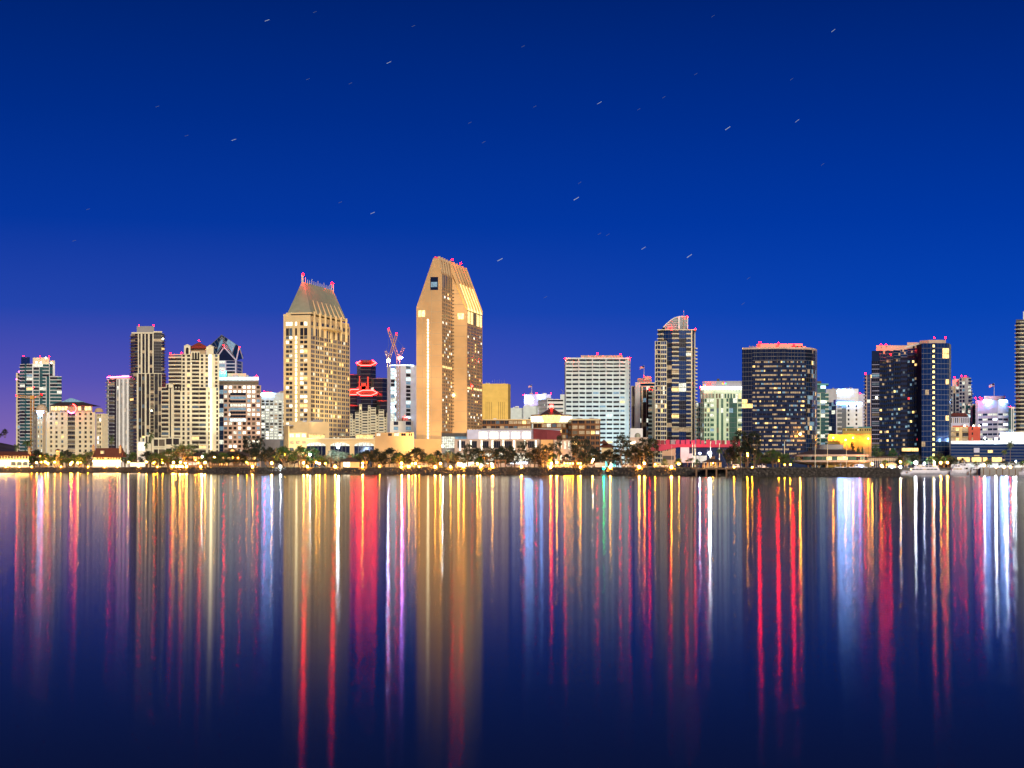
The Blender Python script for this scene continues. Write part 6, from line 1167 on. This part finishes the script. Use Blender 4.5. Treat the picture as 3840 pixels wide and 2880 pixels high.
# ------------------------------------------------------------------ lamps
def protolamp(kind, r, bulbm, post):
    b = MB(); b.tube((0, 0, 0), (0, 0, 1), .1, .07, 'frame', 6); pm_ = b.mesh('post'); b = MB(); b.ball((0, 0, 0), r, bulbm, 8, 6); return pm_, b.mesh('bulb')
LK = {'a': protolamp('a', .42, 'b_amber', 1), 'A': protolamp('A', .52, 'b_amber', 1), 's': protolamp('s', .34, 'b_ambersmall', 1), 'w': protolamp('w', .4, 'b_white', 1), 'W': protolamp('W', .8, 'b_white', 1), 'b': protolamp('b', .4, 'b_blue', 1), 'g': protolamp('g', .4, 'b_green', 1)}
LD = {'a': 'amber', 'A': 'large amber', 's': 'small dim amber', 'w': 'cool white', 'W': 'dazzling blue white', 'b': 'deep blue', 'g': 'green'}
LAMPS = [(137, 1735, 'a', 20), (155, 1733, 's', 26), (170, 1732, 'a', 24), (179, 1738, 'A', 18), (205, 1733, 'a', 24), (265, 1740, 'A', 16), (271, 1733, 'a', 26), (292, 1736, 'A', 18), (302, 1734, 'a', 26), (150, 1712, 's', 40), (482, 1732, 'a', 20), (549, 1733, 'a', 20), (575, 1737, 's', 24), (580, 1733, 's', 30), (608, 1723, 's', 34), (610, 1736, 's', 20),
         (646, 1750, 'a', 4), (660, 1750, 'a', 4), (673, 1749, 'A', 4), (685, 1750, 'a', 4), (700, 1750, 'A', 4), (651, 1734, 'A', 22), (676, 1733, 'a', 24), (695, 1737, 'a', 20), (733, 1725, 's', 28), (744, 1736, 's', 24), (758, 1713, 'w', 30), (753, 1750, 'A', 4), (769, 1735, 'A', 14), (804, 1716, 'a', 30), (947, 1750, 'A', 4), (872, 1715, 's', 30), (893, 1716, 's', 30), (925, 1734, 's', 30),
         (1019, 1736, 'A', 16), (1051, 1749, 'w', 4), (1068, 1705, 's', 60), (1139, 1736, 'A', 18), (1153, 1750, 'a', 4), (1163, 1705, 'w', 30), (1186, 1734, 'a', 36), (1198, 1738, 'a', 30), (1220, 1738, 's', 30), (1257, 1750, 'A', 4), (1268, 1676, 'W', 37), (1360, 1737, 'a', 22), (1360, 1750, 'a', 4), (1423, 1749, 's', 6), (1000, 1707, 'w', 60),
         (1506, 1737, 'A', 18), (1506, 1751, 'a', 4), (1533, 1750, 'A', 4), (1558, 1738, 'a', 24), (1546, 1738, 's', 40), (1572, 1750, 's', 10), (1632, 1751, 'A', 4), (1651, 1738, 'A', 20), (1660, 1673, 'w', 27), (1690, 1751, 'a', 4), (1719, 1739, 'A', 22), (1739, 1750, 'A', 4), (1790, 1739, 'a', 22), (1801, 1751, 'a', 4), (1847, 1750, 'A', 4),
         (1955, 1751, 'A', 4), (2065, 1752, 'A', 4), (2088, 1734, 'A', 22), (2117, 1738, 's', 22), (2128, 1738, 's', 22), (2138, 1738, 's', 22), (2148, 1738, 's', 22), (2168, 1738, 's', 22), (2177, 1738, 's', 22), (2176, 1752, 'a', 4), (2225, 1723, 'w', 40), (2222, 1731, 'a', 36), (2288, 1752, 'A', 4), (2397, 1753, 'A', 4),
         (2417, 1737, 'a', 24), (2518, 1753, 'A', 4), (2546, 1739, 'A', 26), (2457, 1741, 's', 30), (2624, 1700, 'w', 120), (2662, 1700, 'W', 60), (2673, 1719, 's', 30), (2753, 1755, 's', 6), (2821, 1755, 's', 6), (2803, 1701, 's', 60), (2804, 1709, 's', 60),
         (2911, 1725, 'a', 60), (2921, 1727, 's', 60), (2942, 1742, 's', 40), (2964, 1742, 's', 44), (3223, 1746, 'b', 60), (3231, 1748, 'b', 64), (3271, 1740, 'A', 180), (3306, 1745, 'a', 198), (3309, 1756, 'a', 196), (3345, 1757, 'w', 190), (3376, 1732, 'a', 215), (3377, 1756, 'w', 160),
         (3434, 1735, 'W', 212), (3466, 1738, 'w', 212), (3503, 1735, 'w', 215), (3528, 1735, 'A', 205), (3553, 1735, 'A', 205), (3505, 1744, 's', 200), (3691, 1744, 'A', 205), (3693, 1643, 'w', 372), (3735, 1647, 'W', 372), (3775, 1648, 'W', 366), (3800, 1643, 'w', 370), (3810, 1730, 'w', 215), (3735, 1757, 'a', 200), (3765, 1752, 'A', 202), (3790, 1752, 'a', 202)]
LAMPS += [(x_, 1752, 's', 3) for x_ in (22, 72, 118, 228, 330, 392, 440, 520, 590)]  # added bollards, put in to give the left bank its orange glow
LAMPS.sort()
for q in LAMPS: tally('l'+q[2]+('k' if q[3] < 8 else 't'), [q[0]])
for p, y, k, ex in LAMPS:
    D = shore(p)+ex; x, yy = G(p, D); z = Z(y, D); zb = 4.05 if z < 25 or ex < 100 else 4.05
    onbank = ex < 8; z = max(z, 4.5)
    lab = uniq('l'+k+('k' if onbank else 't'), p, (f'{{o}} {LD[k]} bollard lamp on the rock bank below {{m}}' if onbank else f'{{o}} {LD[k]} pole lamp in front of {{m}}'))
    o = bpy.data.objects.new('bollard_lamp' if onbank else 'street_lamp', None); COL.objects.link(o); o.location = (x, yy, zb); setp(o, label=lab, category='lamp', group='lamps on the rock bank' if onbank else 'lamps along the waterfront')
    pm_, bm_ = LK[k]; a = link('post', pm_, o); a.scale = (1, 1, max(.2, z-zb)); link('bulb', bm_, o, (0, 0, z-zb))
# ------------------------------------------------------------------ channel buoy
D = 845; x, y = G(2264, D); T = Thing('channel_buoy', 'green channel buoy with lattice tower and bright green light on the water', 'buoy', (x, y, 0))
b = MB(); b.lathe((x, y), [(.1, -.6), (1.3, -.5), (1.45, .3), (1.3, .9), (.1, 1.0)], 'teal', 20); T.part('float', b)
b = MB()
for a in range(4):
    c_, s_ = cos(a*pi/2+.78), sin(a*pi/2+.78); b.tube((x+.7*c_, y+.7*s_, .9), (x+.35*c_, y+.35*s_, 3.6), .07, .06, 'teal', 4)
    c2, s2 = cos(a*pi/2+2.35), sin(a*pi/2+2.35)
    for z0_, z1_, r0, r1 in ((1.2, 2.2, .66, .55), (2.2, 3.2, .55, .42)): b.tube((x+r0*c_, y+r0*s_, z0_), (x+r1*c2, y+r1*s2, z1_), .05, .05, 'teal', 4)
T.part('lattice', b); b = MB(); b.cube((x, y, 2.9), (.9, .9, .9), 'teal'); T.part('day_mark', b); b = MB(); b.ball((x, y, 4.1), .42, 'b_green', 8, 6); T.part('lantern', b)
# ------------------------------------------------------------------ boats
def hull(b, x, y, L_, Bm, H, m, z0=-.3, bow=1):
    st = []; n = 9
    for i in range(n):
        f = i/(n-1); w_ = Bm/2*(1-max(0, (f-.45)/.55)**2.2)*(1 if f > .02 else .92); zz = H*(1+.28*f**2); X = x+bow*(f-.5)*L_
        st.append([(X-bow*.04*L_*f, y-w_*.45, z0), (X, y-w_, .55*zz), (X+bow*.02*L_*f, y-w_*1.02, zz), (X+bow*.02*L_*f, y+w_*1.02, zz), (X, y+w_, .55*zz), (X-bow*.04*L_*f, y+w_*.45, z0)])
    vs = [p for s_ in st for p in s_]; fs = []
    for i in range(n-1):
        for j in range(6): fs.append((i*6+j, i*6+(j+1) % 6, (i+1)*6+(j+1) % 6, (i+1)*6+j))
    fs += [(0, 1, 2, 3, 4, 5)[::-1], tuple((n-1)*6+j for j in range(6))]; b.add(vs, fs, m)
def yacht(label, pxc, D, L_, H, cab, bow=1, fly=True, Bm=5.0, mast=True):
    x, y = G(pxc, D); T = Thing('motor_yacht', label, 'yacht', (x, y, 0)); b = MB(); hull(b, x, y, L_, Bm, H, 'boatwhite', bow=bow); T.part('hull', b)
    b = MB(); hull(b, x, y, L_*1.002, Bm*1.01, .16, 'navy', z0=.05, bow=bow)
    T.part('waterline_stripe', b)
    for k, (f0, f1, z0_, z1_) in enumerate(cab):
        b = MB(); xa, xb = x+bow*(f0-.5)*L_, x+bow*(f1-.5)*L_; xa, xb = min(xa, xb), max(xa, xb); w_ = Bm*.36-k*.25; sl_ = (z1_-z0_)*.5
        b.prism([(xa, y-w_), (xb, y-w_), (xb, y+w_), (xa, y+w_)], z0_, z1_, 'boatwhite', top=[(xa+(sl_ if bow < 0 else .2), y-w_+.15), (xb-(sl_ if bow > 0 else .2), y-w_+.15), (xb-(sl_ if bow > 0 else .2), y+w_-.15), (xa+(sl_ if bow < 0 else .2), y+w_-.15)]); T.part('cabin', b)
        n = max(2, int((xb-xa)/2.2))
        for i in range(n):
            b = MB(); X = xa+.5+(xb-xa-1.2-sl_)*i/n; b.box((X+(sl_*.4 if bow < 0 else 0), y-w_-.02), (1, 0), (xb-xa-1.2-sl_)/n*.8, 0.05, .06, z0_+(z1_-z0_)*.42, z0_+(z1_-z0_)*.8, 'g_dark' if R.random() < .75 else 'l_dim'); T.part('cabin_window', b)
    b = MB(); xa = x-L_*.35
    for i in range(9): b.tube((xa+i*L_*.09, y-Bm*.42, H*1.05), (xa+i*L_*.09, y-Bm*.42, H*1.05+.9), .04, .04, 'steel', 4)
    b.tube((xa, y-Bm*.42, H*1.05+.9), (xa+8*L_*.09, y-Bm*.42, H*1.05+.9), .05, .05, 'steel', 4); T.part('rail', b)
    if mast: b = MB(); zt = cab[-1][3]; b.tube((x, y, zt), (x-bow*.6, y, zt+2.6), .12, .08, 'boatwhite', 6); b.tube((x-.9, y, zt+1.4), (x+.9, y, zt+1.4), .06, .06, 'boatwhite', 4); T.part('mast', b)
    for i in range(4): b = MB(); b.ball((x+(i-1.5)*L_*.16, y-Bm/2-.02, H*.6), .16, 'g_dark', 8, 5, (1, .3, 1)); T.part('porthole', b)
    return T
yacht('long white motor yacht with low cabins and pointed bow, largest of the moored boats', 3484, 944, 24.5, 2.1, [(.08, .74, 2.1, 3.9), (.3, .7, 3.9, 5.3)], bow=1, Bm=5.6)
yacht('short white cruiser with flybridge moored right of the long yacht', 3592, 940, 8.6, 2.2, [(.1, .95, 2.2, 4.2), (.25, .8, 4.2, 5.6)], bow=-1, Bm=4.2)
yacht('white yacht moored behind and left of the long yacht', 3440, 964, 16, 2.0, [(.1, .7, 2.0, 4.2), (.25, .6, 4.2, 5.8)], bow=-1)
yacht('white yacht with tall bridge moored behind the short cruiser', 3618, 962, 14, 2.2, [(.1, .75, 2.2, 4.6), (.25, .65, 4.6, 6.4)], bow=1)
yacht('small dark tender at the left end of the moored yachts', 3385, 938, 8, 1.0, [(.35, .6, 1.0, 1.9)], bow=-1, Bm=2.2, mast=False)
yacht('white cruiser moored by the quay right of the yacht row', 3668, 952, 11, 1.9, [(.15, .75, 1.9, 3.8), (.3, .6, 3.8, 5.0)], bow=1, Bm=4)
yacht('boat cut by the right frame edge beside the quay', 3845, 918, 7, 1.6, [(.2, .8, 1.6, 3.4)], bow=-1, Bm=3)
yacht('white motor cruiser with raked cabin seen over the bank right of the pavilion', 2742, 905, 14, 2.3, [(.1, .8, 2.3, 4.6), (.2, .5, 4.6, 6)], bow=-1)
yacht('low cruiser behind the bank under the dark hotel', 2860, 915, 14, 2.3, [(.1, .8, 2.3, 4.4), (.3, .6, 4.4, 5.4)], bow=1)
yacht('cruiser lit blue behind the bank near the walkway', 3225, 915, 16, 2.3, [(.1, .8, 2.3, 4.6), (.3, .65, 4.6, 6)], bow=1)
yacht('white boat behind the bank below the round restaurant drum', 3150, 920, 12, 2.3, [(.2, .8, 2.3, 4.5)], bow=-1)
SAILS = [(2519, 1671, 'tan wall edge'), (2597, 1661, 'white panel'), (2606, 1665, 'small shed'), (2664, 1655, 'pavilion roof'), (2698, 1662, 'pavilion right corner'), (2942, 1655, 'dark hotel curve'), (3057, 1672, 'restaurant roof left part'), (3103, 1664, 'restaurant drum left side'), (3174, 1648, 'restaurant drum right edge'), (3240, 1672, 'restaurant right rim')]
for p, y_, wh_ in SAILS:
    D = 922 if p > 2560 else 930; x, y = G(p, D); zt = Z(y_, D)
    if p < 2600: D = 1010-80 if p > 2590 else 1012; x, y = G(p, D); zt = Z(y_, D)
    zb0 = 0 if p > 2590 else 4.1
    if p < 2590:
        T = Thing('flagpole', 'bare pole with stay wires in front of the crimson roofed hall', 'pole', (x, y, 4)); b = MB(); b.tube((x, y, 4), (x, y, zt), .14, .07, 'ivory', 6); T.part('pole', b); b = MB(); b.tube((x, y, zt-1), (x+5, y, 5), .04, .04, 'frame', 3); T.part('stay', b); continue
    T = Thing('sailboat', f'moored sailboat with bare mast rising before the {wh_}', 'sailboat', (x, y, 0), 'sailboats moored behind the bank'); b = MB(); hull(b, x, y, 10, 3, 1.3, 'boatwhite'); T.part('hull', b); b = MB(); b.prism([(x-2.5, y-.9), (x+1.5, y-.9), (x+1.5, y+.9), (x-2.5, y+.9)], 1.3, 2.1, 'boatwhite'); T.part('cabin', b)
    b = MB(); b.tube((x, y, 1.2), (x, y, zt), .22, .13, 'ivory', 6); T.part('mast', b); b = MB(); b.tube((x, y, 3), (x-4, y, 3.1), .12, .1, 'ivory', 5); T.part('boom', b)
    b = MB(); b.tube((x, y, zt-.5), (x-5, y, 1.5), .035, .035, 'frame', 3); b.tube((x, y, zt-2), (x+5, y, 1.5), .035, .035, 'frame', 3); T.part('stay', b)
# quay
b = MB(); b.box(G(3676, 940.4), (1, 0), 60, 0, .5, -1, 4.1, 'concrete'); structure('quay_wall', b)
for k in range(9):
    p = 3640+k*24; T = Thing('dock_pile', f'{ORD[k]} timber dock pile from the left beside the quay', 'pile', (*G(p, 936), 0), 'dock piles by the quay'); b = MB(); b.tube((*G(p, 936), -1), (*G(p, 936), 3.2+(k % 3)*.4), .28, .25, 'wood', 8); T.part('post', b)
# ------------------------------------------------------------------ parked cars
def carmesh():
    b = MB(); P_ = [(-2.2, .35), (2.2, .35), (2.25, .8), (1.4, .95), (.75, 1.42), (-.9, 1.45), (-1.6, .98), (-2.25, .9)]; n = len(P_); b.add([(x, -.88, z) for x, z in P_]+[(x, .88, z) for x, z in P_], [tuple(range(n)), tuple(range(n, 2*n))[::-1]]+[(i, n+i, n+(i+1) % n, (i+1) % n) for i in range(n)], 'carpaint'); body = b.mesh('body')
    b = MB(); b.box((-.85, -.9), (1, 0), 1.5, 0, .02, .98, 1.34, 'g_dark'); win = b.mesh('side_window'); b = MB(); b.tube((0, -.95, 0), (0, .95, 0), .34, .34, 'cardark', 12); return body, win, b.mesh('wheel')
CB = carmesh(); carpx = [1590, 1604, 1775, 1784, 1832, 1908, 1940, 2060, 2100, 2125, 2200, 2215, 2350, 2365, 2388, 2470, 2486, 1535, 1610]
carpx = sorted(set(carpx)); tally('car', carpx)
for p in carpx:
    D = shore(p)+34; o = bpy.data.objects.new('parked_car', None); COL.objects.link(o); o.location = (*G(p, D), 4.1); o.scale = (1.25, 1.25, 1.5); setp(o, label=uniq('car', p, '{o} pale parked car behind the park trees by {m}'), category='car', group='cars parked behind the park')
    link('body', CB[0], o); link('side_window', CB[1], o)
    for wx in (-1.35, 1.35): link('wheel', CB[2], o, (wx, 0, .34))
T = Thing('parked_van', 'long pale blue shuttle bus parked behind the round dark tree', 'bus', (*G(1584, 1075), 4.1)); T.pbox('body', 1563, 1604, 1075, 1739, 1748, 2.6, 'lilac'); T.pbox('window', 1566, 1600, 1074.8, 1741, 1744, .3, 'g_dark')
# ------------------------------------------------------------------ stars (short dashes of a few minutes' drift)
ST = [(577, 44, 1), (680, 26, 0), (840, 135, 1), (665, 171, 0), (505, 302, 1), (805, 460, 1), (1080, 561, 2), (1245, 429, 2), (1252, 395, 0), (1295, 222, 1), (1295, 505, 0), (1313, 507, 0), (1390, 536, 1), (1489, 553, 2), (1572, 277, 2), (1800, 66, 1), (1722, 261, 1), (1710, 171, 0), (1503, 160, 0), (893, 56, 0), (757, 180, 0), (340, 230, 0), (190, 452, 0), (160, 520, 0), (1777, 355, 0), (1015, 265, 0), (1155, 230, 0), (1178, 642, 0), (1605, 656, 0), (1617, 601, 0), (1540, 35, 0), (1045, 307, 0), (403, 293, 0), (1130, 100, 0), (1434, 210, 0), (1380, 236, 0), (735, 437, 0)]
DS = 12000
ZONE = lambda x, y: ('high' if y < 200 else 'midway up' if y < 420 else 'low')+' in the sky '+('at the far left' if x < 450 else 'above the left skyline' if x < 800 else 'above the two tallest towers' if x < 1130 else 'above the white hotel' if x < 1400 else 'above the sail crown tower' if x < 1620 else 'above the dark hotels')
zc = {}
for x, y, br in sorted(ST):
    px, py = x*1.736, y*1.736; s = (14, 18, 22)[br]/F*DS; ang = radians(12+28*x/1900); X, Y = G(px, DS); Zz = Z(py, DS); dx, dz = cos(ang)*s/2, sin(ang)*s/2; t_ = (1.2, 1.7, 2.6)[br]; key = (br, ZONE(x, y)); zc[key] = zc.get(key, 0)+1
    b = MB(); b.tube((-dx, 0, -dz), (dx, 0, dz), t_, t_, 'star' if br else 'stardim', 4); o = link('star', b.mesh('star'), None, (X, Y, Zz)); setp(o, label=f"{ORD[zc[key]-1]} {('faint', 'clear', 'brightest')[br]} star {key[1]}", category='star', group='stars')
